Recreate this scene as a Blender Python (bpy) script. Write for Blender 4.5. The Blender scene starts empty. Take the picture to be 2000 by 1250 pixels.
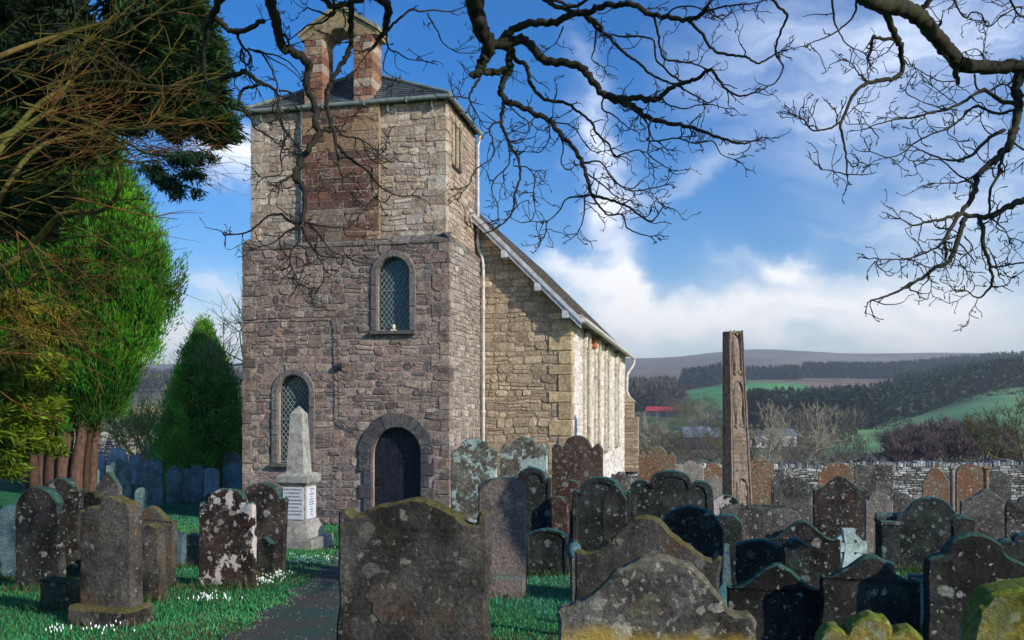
import bpy, bmesh, math, random
import numpy as np
from mathutils import Vector, noise as mnoise
from mathutils.geometry import tessellate_polygon
R = math.radians
random.seed(7); rng = np.random.default_rng(7)
scene = bpy.context.scene
col = scene.collection
# ------------------------------------------------------------ camera, sky, sun, exposure
EYE = 1.6; F = 1700.0; HY = 800.0
cam_d = bpy.data.cameras.new('camera'); cam = bpy.data.objects.new('camera', cam_d); col.objects.link(cam)
cam.location = (0, 0, EYE); cam.rotation_euler = (R(90), 0, 0)
cam_d.sensor_width = 36; cam_d.lens = 36*F/2000; cam_d.shift_y = (HY-625)/2000
cam_d.clip_start = 0.1; cam_d.clip_end = 12000
scene.camera = cam
SUN_EL = 25.0; SUN_AZ = 52.0          # azimuth: degrees from -Y (behind the camera) towards +X
sd = Vector((math.sin(R(SUN_AZ))*math.cos(R(SUN_EL)), -math.cos(R(SUN_AZ))*math.cos(R(SUN_EL)), math.sin(R(SUN_EL))))
sun_d = bpy.data.lights.new('sun', 'SUN'); sun = bpy.data.objects.new('sun', sun_d); col.objects.link(sun)
sun_d.energy = 2.7; sun_d.angle = R(0.5); sun_d.color = (1.0, 0.91, 0.78)
sun.rotation_euler = sd.to_track_quat('Z', 'Y').to_euler(); sun.location = (20, -20, 30)
scene.view_settings.view_transform = 'Standard'; scene.view_settings.look = 'None'
scene.view_settings.exposure = 0.8; scene.view_settings.gamma = 1.0
scene.render.engine = 'CYCLES'
scene.cycles.use_denoising = True
scene.cycles.max_bounces = 6; scene.cycles.diffuse_bounces = 4; scene.cycles.glossy_bounces = 2
scene.cycles.transparent_max_bounces = 6; scene.cycles.volume_bounces = 0
scene.cycles.use_adaptive_sampling = True; scene.cycles.adaptive_threshold = 0.02

class G:                               # small node graph helper
    def __init__(s, tree): s.t = tree; s.n = tree.nodes; s.l = tree.links
    def add(s, typ, ins=None, **props):
        n = s.n.new(typ)
        for k, v in props.items(): setattr(n, k, v)
        for k, v in (ins or {}).items():
            if isinstance(v, bpy.types.NodeSocket): s.l.new(v, n.inputs[k])
            else: n.inputs[k].default_value = v
        return n
    def math(s, op, a, b=0.0, c=None, clamp=False):
        i = {0: a, 1: b}
        if c is not None: i[2] = c
        return s.add('ShaderNodeMath', i, operation=op, use_clamp=clamp).outputs[0]
    def vmath(s, op, a, b=(0, 0, 0)):
        return s.add('ShaderNodeVectorMath', {0: a, 1: b}, operation=op).outputs[0]
    def mix(s, f, a, b, blend='MIX'):
        n = s.n.new('ShaderNodeMix'); n.data_type = 'RGBA'; n.blend_type = blend
        for i, v in ((0, f), (6, a), (7, b)):
            if isinstance(v, bpy.types.NodeSocket): s.l.new(v, n.inputs[i])
            else: n.inputs[i].default_value = (tuple(v)+(1,) if i and len(v) == 3 else v)
        return n.outputs[2]
    def noise(s, vec, scale, detail=4, rough=0.55, dist=0.0):
        return s.add('ShaderNodeTexNoise', {'Vector': vec, 'Scale': scale, 'Detail': detail, 'Roughness': rough, 'Distortion': dist}).outputs[0]
    def vor(s, vec, scale, rand=1.0, feature='F1'):
        return s.add('ShaderNodeTexVoronoi', {'Vector': vec, 'Scale': scale, 'Randomness': rand}, feature=feature)
    def ramp(s, v, lo, hi):            # smooth 0..1 between lo and hi
        return s.add('ShaderNodeMapRange', {'Value': v, 'From Min': lo, 'From Max': hi}, interpolation_type='SMOOTHSTEP').outputs[0]

world = bpy.data.worlds.new('World'); scene.world = world; world.use_nodes = True
g = G(world.node_tree); g.n.clear()
sky = g.add('ShaderNodeTexSky', sky_type='NISHITA', sun_disc=False, sun_elevation=R(SUN_EL), sun_rotation=R(180-SUN_AZ), altitude=200, air_density=1.0, dust_density=0.4, ozone_density=2.5)
hsv = g.add('ShaderNodeHueSaturation', {'Hue': 0.512, 'Saturation': 1.5, 'Value': 0.64, 'Color': sky.outputs[0]})
tc = g.add('ShaderNodeTexCoord'); sep = g.add('ShaderNodeSeparateXYZ', {0: tc.outputs['Generated']})
yy = g.math('MAXIMUM', sep.outputs[1], 0.12)
u = g.math('DIVIDE', sep.outputs[0], yy); v = g.math('DIVIDE', sep.outputs[2], yy)
uv = g.add('ShaderNodeCombineXYZ', {0: u, 1: v}).outputs[0]
warp = g.add('ShaderNodeTexNoise', {'Vector': uv, 'Scale': 5.0, 'Detail': 5, 'Roughness': 0.6}).outputs[1]
w2 = g.vmath('SCALE', g.vmath('SUBTRACT', warp, (0.5, 0.5, 0.5))); w2.node.inputs['Scale'].default_value = 0.17
uvw = g.vmath('ADD', uv, w2)
acc = None
for (px, py, ax, ay, ang, amp) in [(1150, 230, 40, 190, -12, .55), (1205, 470, 46, 170, -8, .75), (1300, 370, 170, 30, -35, .35),
        (1120, 535, 110, 24, 8, .75), (1240, 580, 130, 34, 5, .5), (1420, 606, 230, 30, 3, .6), (1500, 545, 130, 26, 20, .35), (1760, 590, 300, 60, 0, .6), (1540, 520, 60, 22, -40, .5),
        (1900, 420, 260, 150, -30, .55), (1650, 180, 230, 190, -50, .5), (1930, 60, 240, 140, 0, .42), (1480, 60, 90, 220, 40, .25),
        (455, 315, 70, 60, 20, 1.0), (430, 545, 130, 32, 10, .6), (350, 650, 260, 60, 0, .55), (1540, 640, 420, 26, 2, .35), (1330, 140, 130, 90, 30, .25), (720, 60, 60, 40, 0, .2)]:
    mp = g.add('ShaderNodeMapping', {0: uvw, 'Location': ((px-1000)/F, (HY-py)/F, 0), 'Rotation': (0, 0, -R(ang)), 'Scale': (ax/F, ay/F, 1)}, vector_type='TEXTURE')
    ln = g.add('ShaderNodeVectorMath', {0: mp.outputs[0]}, operation='LENGTH').outputs['Value']
    e = g.math('MULTIPLY', g.math('POWER', 2.718, g.math('MULTIPLY', g.math('MULTIPLY', ln, ln), -1.0)), amp)
    acc = e if acc is None else g.math('ADD', acc, e)
st = g.add('ShaderNodeMapping', {0: uvw, 'Rotation': (0, 0, R(-38)), 'Scale': (3.2, 17.0, 1)}).outputs[0]
n1 = g.noise(st, 1.0, 10, 0.66); n2 = g.noise(uvw, 2.2, 5, 0.55)
dens = g.math('MULTIPLY', acc, g.math('ADD', g.math('MULTIPLY', n1, 2.3), -0.17))
st2 = g.add('ShaderNodeMapping', {0: uvw, 'Rotation': (0, 0, R(-52)), 'Scale': (2.0, 26.0, 1)}).outputs[0]
dens = g.math('ADD', dens, g.math('MULTIPLY', g.ramp(g.noise(st2, 1.0, 9, .6), .5, .78), g.math('ADD', g.math('MULTIPLY', g.ramp(n2, .4, .7), .22), g.math('MULTIPLY', g.ramp(u, .15, .5), .22))))
front = g.ramp(sep.outputs[1], 0.0, 0.2)
dens = g.math('ADD', dens, g.math('MULTIPLY', g.ramp(v, 0.19, 0.02), 0.62))
dens = g.math('MULTIPLY', g.ramp(dens, 0.04, 1.25), front, clamp=True)
cloudc = g.mix(g.ramp(v, 0.0, 0.45), (5.3, 5.1, 4.85), (4.6, 5.0, 5.7))
skyc = g.mix(dens, hsv.outputs[0], cloudc)
bg = g.add('ShaderNodeBackground', {'Color': skyc, 'Strength': 0.15})
g.l.new(bg.outputs[0], g.add('ShaderNodeOutputWorld').inputs[0])

# ------------------------------------------------------------ helpers
def tag(o, label=None, cat=None, group=None, kind=None):
    if label: o['label'] = label
    if cat: o['category'] = cat
    if group: o['group'] = group
    if kind: o['kind'] = kind
    return o
def empty(name, loc, rz=0, label=None, cat=None, group=None):
    o = bpy.data.objects.new(name, None); col.objects.link(o); o.empty_display_size = .2
    o.location = loc; o.rotation_euler = (0, 0, rz)
    return tag(o, label, cat, group)
def copy_tree(o, parent=None):
    c = o.copy(); col.objects.link(c); c.parent = parent
    for ch in [x for x in list(o.children)]: copy_tree(ch, c)
    return c
class MB:
    def __init__(s): s.v = []; s.f = []; s.c = []; s.n = 0
    def add(s, verts, faces, mi=0, color=(1, 1, 1), smooth=False):
        verts = np.asarray(verts, float).reshape(-1, 3)
        s.v.append(verts)
        c = np.asarray(color, float)
        s.c.append(np.tile(c, (len(verts), 1)) if c.ndim == 1 else c)
        by = {}
        if isinstance(faces, np.ndarray): by[faces.shape[1]] = faces
        else:
            for f in faces: by.setdefault(len(f), []).append(f)
        for k, fs in by.items(): s.f.append((np.asarray(fs, np.int64)+s.n, mi, smooth))
        s.n += len(verts)
    def box(s, c, sz, mi=0, color=(1, 1, 1), bev=0.0, rz=0.0, jit=0.0):
        hx, hy, hz = [q/2 for q in sz]; b = min(bev, hx*.9, hy*.9, hz*.9)
        if b <= 0:
            P = [(x, y, z) for x in (-hx, hx) for y in (-hy, hy) for z in (-hz, hz)]
            Fc = [(0, 1, 3, 2), (4, 6, 7, 5), (0, 4, 5, 1), (2, 3, 7, 6), (0, 2, 6, 4), (1, 5, 7, 3)]
        else:
            P = []; ix = {}
            for sx in (-1, 1):
                for sy in (-1, 1):
                    for szz in (-1, 1):
                        for a in range(3):
                            q = [sx*(hx-b), sy*(hy-b), szz*(hz-b)]; q[a] += (sx, sy, szz)[a]*b
                            ix[(sx, sy, szz, a)] = len(P); P.append(tuple(q))
            Fc = []
            for a in range(3):
                o1, o2 = [k for k in range(3) if k != a]
                for sg in (-1, 1):
                    loop = []
                    for (p, q) in ((-1, -1), (1, -1), (1, 1), (-1, 1)):
                        k = [0, 0, 0]; k[a] = sg; k[o1] = p; k[o2] = q; loop.append(ix[(k[0], k[1], k[2], a)])
                    flip = (sg < 0) ^ (a == 1)
                    Fc.append(loop[::-1] if flip else loop)
                for p in (-1, 1):
                    for q in (-1, 1):
                        k1 = [0, 0, 0]; k1[a] = -1; k1[o1] = p; k1[o2] = q
                        k2 = list(k1); k2[a] = 1
                        A = ix[(*k1, o1)]; B = ix[(*k2, o1)]; C = ix[(*k2, o2)]; D = ix[(*k1, o2)]
                        Fc.append([A, B, C, D])
            for sx in (-1, 1):
                for sy in (-1, 1):
                    for szz in (-1, 1): Fc.append([ix[(sx, sy, szz, a)] for a in range(3)])
        P = np.array(P)
        if jit: P = P + rng.normal(0, jit, P.shape)
        if rz:
            ca, sa = math.cos(rz), math.sin(rz); P = np.column_stack([P[:, 0]*ca-P[:, 1]*sa, P[:, 0]*sa+P[:, 1]*ca, P[:, 2]])
        s.add(P+np.array(c), Fc, mi, color)
    def tube(s, pts, rad, sides=6, mi=0, color=(1, 1, 1), cap=True, smooth=True):
        pts = np.asarray(pts, float); n = len(pts)
        rad = np.broadcast_to(np.asarray(rad, float), (n,))
        T = np.gradient(pts, axis=0); T /= np.maximum(np.linalg.norm(T, axis=1, keepdims=True), 1e-9)
        ref = np.array([0.3, 0.2, 1.0]) if abs(T[:, 2]).mean() < .8 else np.array([1.0, 0.3, 0.1])
        A = np.cross(T, ref); A /= np.maximum(np.linalg.norm(A, axis=1, keepdims=True), 1e-9)
        B = np.cross(T, A)
        th = np.arange(sides)*2*math.pi/sides
        V = pts[:, None, :]+rad[:, None, None]*(np.cos(th)[None, :, None]*A[:, None, :]+np.sin(th)[None, :, None]*B[:, None, :])
        i = np.arange(n-1)[:, None]*sides; j = np.arange(sides)[None, :]; j2 = (j+1) % sides
        Q = np.stack([i+j, i+j2, i+sides+j2, i+sides+j], -1).reshape(-1, 4)
        s.add(V.reshape(-1, 3), Q, mi, color, smooth)
        if cap and sides > 2:
            s.add(V[0], [list(range(sides))], mi, color); s.add(V[-1], [list(range(sides))[::-1]], mi, color)
    def build(s, name, mats, parent=None, label=None, cat=None, group=None, kind=None, fix=False):
        me = bpy.data.meshes.new(name)
        V = np.concatenate(s.v); me.vertices.add(len(V)); me.vertices.foreach_set('co', V.astype(np.float32).ravel())
        tot = np.concatenate([np.full(len(f), f.shape[1]) for f, _, _ in s.f])
        idx = np.concatenate([f.ravel() for f, _, _ in s.f])
        me.loops.add(len(idx)); me.loops.foreach_set('vertex_index', idx.astype(np.int32))
        me.polygons.add(len(tot)); st = np.concatenate([[0], np.cumsum(tot)[:-1]])
        me.polygons.foreach_set('loop_start', st.astype(np.int32)); 
        me.polygons.foreach_set('material_index', np.concatenate([np.full(len(f), m) for f, m, _ in s.f]).astype(np.int32))
        me.update(calc_edges=True)
        me.polygons.foreach_set('use_smooth', np.concatenate([np.full(len(f), sm) for f, _, sm in s.f]))
        C = np.concatenate(s.c); C = np.column_stack([C, np.ones(len(C))])
        at = me.color_attributes.new('Col', 'FLOAT_COLOR', 'POINT'); at.data.foreach_set('color', C.astype(np.float32).ravel())
        if fix:
            bm = bmesh.new(); bm.from_mesh(me); bmesh.ops.recalc_face_normals(bm, faces=bm.faces); bm.to_mesh(me); bm.free()
        for m in (mats if isinstance(mats, (list, tuple)) else [mats]): me.materials.append(m)
        o = bpy.data.objects.new(name, me); col.objects.link(o)
        if parent: o.parent = parent
        return tag(o, label, cat, group, kind)
def sm01(x): x = min(1, max(0, x)); return x*x*(3-2*x)
def smn(x): x = np.clip(x, 0, 1); return x*x*(3-2*x)
# ------------------------------------------------------------ materials
def newmat(name):
    m = bpy.data.materials.new(name); m.use_nodes = True; t = m.node_tree; t.nodes.clear()
    g = G(t); b = g.add('ShaderNodeBsdfPrincipled'); o = g.add('ShaderNodeOutputMaterial'); t.links.new(b.outputs[0], o.inputs[0])
    b.inputs['Roughness'].default_value = .85; b.inputs['Specular IOR Level'].default_value = .25
    return m, g, b
def attr(g): return g.add('ShaderNodeAttribute', attribute_name='Col').outputs[0]
def bump(g, b, h, strength=.5, dist=.02):
    g.l.new(g.add('ShaderNodeBump', {'Height': h, 'Strength': strength, 'Distance': dist}).outputs[0], b.inputs['Normal'])
def simple(name, c, rough=.8, nz=12, amt=.25, bumpd=0.0, metal=0.0, spec=.25, use_attr=False):
    m, g, b = newmat(name); tc = g.add('ShaderNodeTexCoord').outputs['Object']
    n = g.noise(tc, nz, 6, .6)
    c2 = tuple(max(0, x*(1-amt*1.6)) for x in c); c1 = tuple(x*(1+amt) for x in c)
    o = g.mix(g.ramp(n, .3, .7), c2, c1)
    if use_attr: o = g.mix(1.0, o, attr(g), 'MULTIPLY')
    g.l.new(o, b.inputs['Base Color']); b.inputs['Roughness'].default_value = rough; b.inputs['Metallic'].default_value = metal
    b.inputs['Specular IOR Level'].default_value = spec
    if bumpd: bump(g, b, n, .6, bumpd)
    return m
def masonry(name, grain=22, lichen=.0, dirt=.35):
    """stone whose tone per block comes from the mesh, with grain, stains and lichen on top"""
    m, g, b = newmat(name); tc = g.add('ShaderNodeTexCoord').outputs['Object']
    fine = g.noise(tc, grain, 8, .7); mid = g.noise(tc, 5, 6, .6); big = g.noise(tc, .7, 4, .6)
    c = attr(g)
    c = g.mix(1.0, c, g.mix(g.ramp(fine, .3, .7), (.62, .6, .58), (1.25, 1.25, 1.25)), 'MULTIPLY')
    strk = g.noise(g.vmath('MULTIPLY', tc, (1, 1, .16)), 3.2, 6, .62); med = g.noise(tc, 11, 7, .72)
    c = g.mix(1.0, c, g.mix(g.ramp(med, .32, .68), (.72, .68, .68), (1.28, 1.26, 1.2)), 'MULTIPLY')
    c = g.mix(g.math('MULTIPLY', g.ramp(strk, .52, .7), dirt), c, (.075, .065, .06))
    c = g.mix(g.math('MULTIPLY', g.ramp(mid, .5, .68), dirt*1.3), c, (.07, .06, .055))
    c = g.mix(g.math('MULTIPLY', g.ramp(big, .52, .75), dirt*.7), c, (.10, .09, .08))
    if lichen:
        vd = g.vor(g.vmath('ADD', tc, g.vmath('SCALE', g.add('ShaderNodeTexNoise', {'Vector': tc, 'Scale': 9.0, 'Detail': 4}).outputs[1])), 5).outputs[0]
        mk = g.math('MULTIPLY', g.ramp(vd, .42, .3), g.ramp(g.noise(tc, 1.7, 3), .48, .6))
        c = g.mix(g.math('MULTIPLY', mk, lichen), c, (.55, .55, .5))
    g.l.new(c, b.inputs['Base Color']); b.inputs['Roughness'].default_value = .95
    bump(g, b, g.math('ADD', fine, g.math('MULTIPLY', mid, 1.5)), .9, .02)
    return m
def headstone(name, c1, c2, lich=(.55, .56, .5), amt=.5, speck=.4, rust=None, rust_amt=0.0, moss=(.05, .14, .11), moss_amt=.7, stain=.6, pale=0.0, low=None):
    m, g, b = newmat(name)
    tc = g.add('ShaderNodeTexCoord').outputs['Object']; rnd = g.add('ShaderNodeObjectInfo').outputs['Random']
    off = g.add('ShaderNodeCombineXYZ', {0: g.math('MULTIPLY', rnd, 37.0), 1: g.math('MULTIPLY', rnd, 91.0), 2: g.math('MULTIPLY', rnd, 53.0)}).outputs[0]
    p = g.vmath('ADD', tc, off)
    wn = g.add('ShaderNodeTexNoise', {'Vector': p, 'Scale': 9.0, 'Detail': 6, 'Roughness': .7}).outputs[1]
    ws = g.add('ShaderNodeVectorMath', {0: wn}, operation='SCALE'); ws.inputs['Scale'].default_value = .16
    pw = g.vmath('ADD', p, ws.outputs[0])
    big = g.noise(p, 1.8, 6, .62); mid = g.noise(p, 7, 8, .68); fine = g.noise(p, 45, 8, .75)
    c = g.mix(g.ramp(big, .38, .62), c1, c2)
    c = g.mix(1.0, c, g.mix(g.ramp(fine, .3, .7), (.45, .45, .45), (1.5, 1.5, 1.5)), 'MULTIPLY')
    st = g.noise(g.vmath('MULTIPLY', p, (1, 1, .35)), 4, 6, .6)
    c = g.mix(g.math('MULTIPLY', g.ramp(st, .48, .66), stain), c, (.018, .016, .015))
    if rust: c = g.mix(g.math('MULTIPLY', g.ramp(g.noise(p, 2.6, 7, .65, .4), .62-rust_amt*.3, .72-rust_amt*.25), .85), c, rust)
    if pale: c = g.mix(g.ramp(g.noise(p, 3.1, 8, .7), .66-pale*.3, .69-pale*.3), c, tuple(x*1.1 for x in lich))
    # crustose lichen: rosettes of several sizes with ragged rims
    tex = g.ramp(fine, .34, .6)
    for sc, th, w in ((6, .30, .9), (13, .34, 1.0), (30, .36, .9)):
        vd = g.vor(pw, sc).outputs[0]
        rr = g.vor(pw, sc); rc = g.add('ShaderNodeSeparateColor', {0: rr.outputs[1]}).outputs[0]
        sel = g.math('GREATER_THAN', rc, 1-amt*.62 if sc < 20 else 1-speck*.55)
        mk = g.math('MULTIPLY', g.ramp(rr.outputs[0], th, th-.09), sel)
        mk = g.math('MULTIPLY', mk, g.math('ADD', g.math('MULTIPLY', tex, .6), .35))
        lc = g.mix(g.add('ShaderNodeSeparateColor', {0: rr.outputs[1]}).outputs[1], tuple(x*.55 for x in lich), lich)
        c = g.mix(g.math('MULTIPLY', mk, w*.85), c, lc)
    # grey-green film in patches
    c = g.mix(g.math('MULTIPLY', g.ramp(mid, .5, .64), .35*amt), c, (lich[0]*.45, lich[1]*.5, lich[2]*.45))
    if low:                              # golden lichen thriving on the lower face
        zz_ = g.math('ADD', g.add('ShaderNodeSeparateXYZ', {0: tc}).outputs[2], g.math('MULTIPLY', g.math('SUBTRACT', g.noise(p, 4, 8, .7), .5), .35))
        c = g.mix(g.math('MULTIPLY', g.ramp(zz_, .77, .67), .7), c, low)
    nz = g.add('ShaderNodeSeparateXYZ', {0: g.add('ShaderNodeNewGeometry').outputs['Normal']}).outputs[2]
    mm = g.math('MULTIPLY', g.ramp(g.math('ADD', nz, g.math('MULTIPLY', g.math('SUBTRACT', mid, .5), 1.2)), .1, .5), moss_amt)  # moss on upward faces; its teal also paints their bright top rim
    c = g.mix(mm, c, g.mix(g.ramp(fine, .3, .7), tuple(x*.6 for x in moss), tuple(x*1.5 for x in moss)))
    g.l.new(c, b.inputs['Base Color']); b.inputs['Roughness'].default_value = .95; b.inputs['Specular IOR Level'].default_value = .15
    sx_ = g.add('ShaderNodeSeparateXYZ', {0: tc}); zq = sx_.outputs[2]            # worn, unreadable lines of cut lettering
    row_ = g.math('GREATER_THAN', g.math('SINE', g.math('MULTIPLY', zq, 84.0)), -.25)
    gl = g.math('GREATER_THAN', g.noise(g.vmath('MULTIPLY', p, (1, 1, .35)), 62, 2, .5), .53)
    ins_ = g.math('MULTIPLY', g.math('MULTIPLY', row_, gl), g.math('MULTIPLY', g.ramp(g.math('ABSOLUTE', sx_.outputs[0]), .26, .22), g.math('MULTIPLY', g.ramp(zq, .35, .45), g.ramp(g.noise(p, 2.1, 3), .42, .55))))
    bump(g, b, g.math('SUBTRACT', g.math('ADD', fine, g.math('MULTIPLY', mid, 2.5)), g.math('MULTIPLY', ins_, .55)), 1.0, .018)
    return m
def leafmat(name, tr=.25, rough=.6):
    m, g, b = newmat(name); tc = g.add('ShaderNodeTexCoord').outputs['Object']
    c = g.mix(1.0, attr(g), g.mix(g.noise(tc, 2.5, 4), (.5, .55, .5), (1.4, 1.35, 1.2)), 'MULTIPLY')
    g.l.new(c, b.inputs['Base Color']); b.inputs['Roughness'].default_value = rough
    if tr:
        t = g.add('ShaderNodeBsdfTranslucent', {'Color': c}); mx = g.add('ShaderNodeMixShader', {0: tr, 1: b.outputs[0], 2: t.outputs[0]})
        out = [n for n in g.n if n.type == 'OUTPUT_MATERIAL'][0]; g.l.new(mx.outputs[0], out.inputs[0])
    return m
def barkmat(name, c, moss=(.05, .06, .01), amt=.5, sc=14):
    m, g, b = newmat(name); tc = g.add('ShaderNodeTexCoord').outputs['Object']
    n = g.noise(g.vmath('MULTIPLY', tc, (1, 1, .5)), sc, 7, .7); n2 = g.noise(tc, sc*.25, 4)
    o = g.mix(g.ramp(n, .3, .7), tuple(x*.45 for x in c), tuple(x*1.3 for x in c))
    o = g.mix(g.math('MULTIPLY', g.ramp(n2, .42, .62), amt), o, moss)
    o = g.mix(1.0, o, attr(g), 'MULTIPLY')
    g.l.new(o, b.inputs['Base Color']); bump(g, b, n, .9, .02)
    return m
M = {}
M['tower_rubble'] = masonry('tower_rubble', 24, .45, .45)
M['belfry_rubble'] = masonry('belfry_rubble', 24, .5, .3)
M['ashlar'] = masonry('ashlar', 30, .55, .25)
M['gable'] = masonry('gable_rubble', 24, .3, .2)
M['limewash'] = masonry('pale_rubble', 20, .0, .05)
M['drystone'] = masonry('drystone', 18, .8, .3)
M['dressed'] = masonry('dressed_stone', 35, .25, .45)
M['slate'] = masonry('slate', 40, .3, .3)
def mortar(name, c):
    m, g, b = newmat(name); tc = g.add('ShaderNodeTexCoord').outputs['Object']
    n = g.noise(tc, 16, 8, .7); n2 = g.noise(tc, 1.3, 4)
    o = g.mix(g.ramp(n, .3, .7), tuple(x*.6 for x in c), tuple(x*1.25 for x in c))
    o = g.mix(g.math('MULTIPLY', g.ramp(n2, .5, .7), .5), o, tuple(x*.45 for x in c))
    g.l.new(o, b.inputs['Base Color']); b.inputs['Roughness'].default_value = 1; bump(g, b, n, .8, .02); return m
M['mortar_pink'] = mortar('mortar_pink', (.36, .285, .255)); M['mortar_tan'] = mortar('mortar_tan', (.34, .26, .18))
M['mortar_pale'] = mortar('mortar_pale', (.74, .70, .66)); M['gap_dark'] = mortar('wall_gaps', (.06, .055, .05))
M['lead'] = simple('gutter_metal', (.20, .24, .225), .5, 8, .15)
M['whitepaint'] = simple('white_painted_wood', (.55, .57, .6), .55, 5, .18)
M['pipe'] = simple('pipe_paint', (.62, .58, .54), .5, 6, .2)
M['doorwood'] = simple('dark_door_wood', (.016, .020, .032), .55, 9, .4, .004)
M['iron'] = simple('iron', (.02, .02, .022), .5, 20, .3)
M['cable'] = simple('cable', (.05, .05, .055), .6, 20, .3)
M['lattice'] = simple('lead_lattice', (.28, .33, .32), .55, 20, .3)
M['red'] = simple('red_poppy', (.6, .02, .015), .6, 20, .2)
M['redsheet'] = simple('red_barn_sheet', (.55, .06, .05), .6, .4, .15)
M['darksheet'] = simple('dark_barn_wall', (.07, .07, .10), .7, .4, .2)
M['bluesheet'] = simple('blue_grey_roof', (.20, .23, .26), .5, .3, .15)
M['whitewall'] = simple('white_farm_wall', (.75, .75, .72), .8, .3, .1)
m, g, b = newmat('leaded_glass'); tc = g.add('ShaderNodeTexCoord').outputs['Object']
g.l.new(g.mix(g.noise(tc, 3, 3), (.01, .028, .04), (.05, .09, .10)), b.inputs['Base Color']); b.inputs['Roughness'].default_value = .12; b.inputs['Specular IOR Level'].default_value = .6
bump(g, b, g.noise(tc, 9, 2), .25, .01); M['glass'] = m
M['granite'] = masonry('grey_granite', 60, .0, .38)
M['tablet'] = simple('white_tablet', (.60, .63, .66), .5, 8, .06)
M['letter'] = simple('lead_lettering', (.03, .04, .12), .5, 8, .1)
M['whitemarble'] = simple('white_marble', (.42, .54, .51), .75, 14, .3)
M['cross'] = masonry('carved_sandstone', 40, .0, .3)
# gravestones
H = {}
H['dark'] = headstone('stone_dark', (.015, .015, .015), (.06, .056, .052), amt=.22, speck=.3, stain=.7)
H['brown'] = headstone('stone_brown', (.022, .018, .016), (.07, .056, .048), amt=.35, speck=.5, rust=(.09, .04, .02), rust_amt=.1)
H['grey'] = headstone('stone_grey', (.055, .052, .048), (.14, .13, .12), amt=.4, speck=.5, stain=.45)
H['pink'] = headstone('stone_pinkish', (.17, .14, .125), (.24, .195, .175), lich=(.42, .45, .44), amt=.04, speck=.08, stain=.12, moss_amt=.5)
H['teal'] = headstone('stone_teal', (.06, .12, .14), (.17, .27, .29), lich=(.4, .52, .54), amt=.3, speck=.25, stain=.4, moss=(.05, .16, .17), moss_amt=.85)  # blue skylight of shaded stones put into the colour
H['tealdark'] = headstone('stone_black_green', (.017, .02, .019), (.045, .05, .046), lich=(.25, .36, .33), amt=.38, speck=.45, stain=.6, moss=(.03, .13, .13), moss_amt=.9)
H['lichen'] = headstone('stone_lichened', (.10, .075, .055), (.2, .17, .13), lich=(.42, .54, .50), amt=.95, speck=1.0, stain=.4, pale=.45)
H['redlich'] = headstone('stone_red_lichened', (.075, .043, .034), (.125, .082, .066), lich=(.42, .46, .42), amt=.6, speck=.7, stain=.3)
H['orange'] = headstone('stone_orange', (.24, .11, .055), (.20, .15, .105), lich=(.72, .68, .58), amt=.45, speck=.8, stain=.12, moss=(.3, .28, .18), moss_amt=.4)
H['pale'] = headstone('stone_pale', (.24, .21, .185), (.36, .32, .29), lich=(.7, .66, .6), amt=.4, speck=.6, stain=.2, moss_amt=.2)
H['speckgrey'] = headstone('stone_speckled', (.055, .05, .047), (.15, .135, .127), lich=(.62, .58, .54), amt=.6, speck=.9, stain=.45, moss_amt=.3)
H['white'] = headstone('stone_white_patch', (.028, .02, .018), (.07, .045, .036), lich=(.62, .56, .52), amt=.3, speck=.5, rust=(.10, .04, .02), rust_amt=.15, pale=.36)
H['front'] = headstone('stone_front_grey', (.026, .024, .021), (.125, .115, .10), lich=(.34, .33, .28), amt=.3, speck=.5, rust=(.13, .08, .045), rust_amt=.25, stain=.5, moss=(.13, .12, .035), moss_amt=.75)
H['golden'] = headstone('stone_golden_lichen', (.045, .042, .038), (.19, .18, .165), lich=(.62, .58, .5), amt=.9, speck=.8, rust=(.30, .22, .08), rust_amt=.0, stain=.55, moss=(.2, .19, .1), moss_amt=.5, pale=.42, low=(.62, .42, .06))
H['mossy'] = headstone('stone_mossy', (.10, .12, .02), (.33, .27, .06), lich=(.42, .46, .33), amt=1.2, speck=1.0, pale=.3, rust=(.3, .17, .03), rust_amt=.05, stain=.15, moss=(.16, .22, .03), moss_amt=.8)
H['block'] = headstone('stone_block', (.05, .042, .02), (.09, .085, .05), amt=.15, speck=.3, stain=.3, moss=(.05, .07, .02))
# ------------------------------------------------------------ terrain
COLS = [-600, 300, 700, 1250, 1480, 1700, 2000, 2600]
DEP = np.array([45, 70, 110, 160, 230, 330, 450, 600, 800, 1100, 1600, 2500, 4500.])
TAB = np.array([[872, 868, 850, 828, 806, 792, 780, 765, 750, 735, 718, 700, 705],
                [872, 868, 850, 828, 806, 792, 780, 765, 750, 735, 722, 712, 718],
                [920, 900, 880, 850, 830, 810, 800, 780, 760, 740, 722, 706, 712],
                [969, 955, 930, 908, 880, 850, 812, 790, 768, 745, 722, 700, 710],
                [969, 955, 928, 905, 880, 855, 818, 762, 745, 735, 718, 683, 700],
                [969, 955, 928, 908, 885, 850, 815, 775, 750, 730, 715, 690, 702],
                [969, 950, 915, 885, 850, 800, 757, 745, 730, 712, 698, 690, 702],
                [969, 940, 890, 850, 800, 750, 725, 712, 705, 698, 690, 685, 700]], float)
def near_h(x, y):
    b = 0.0042*np.maximum(0, np.minimum(y, 46)-18)**2*smn((-x-5)/4)
    return EYE-(1.32+.07*y)+b
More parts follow.
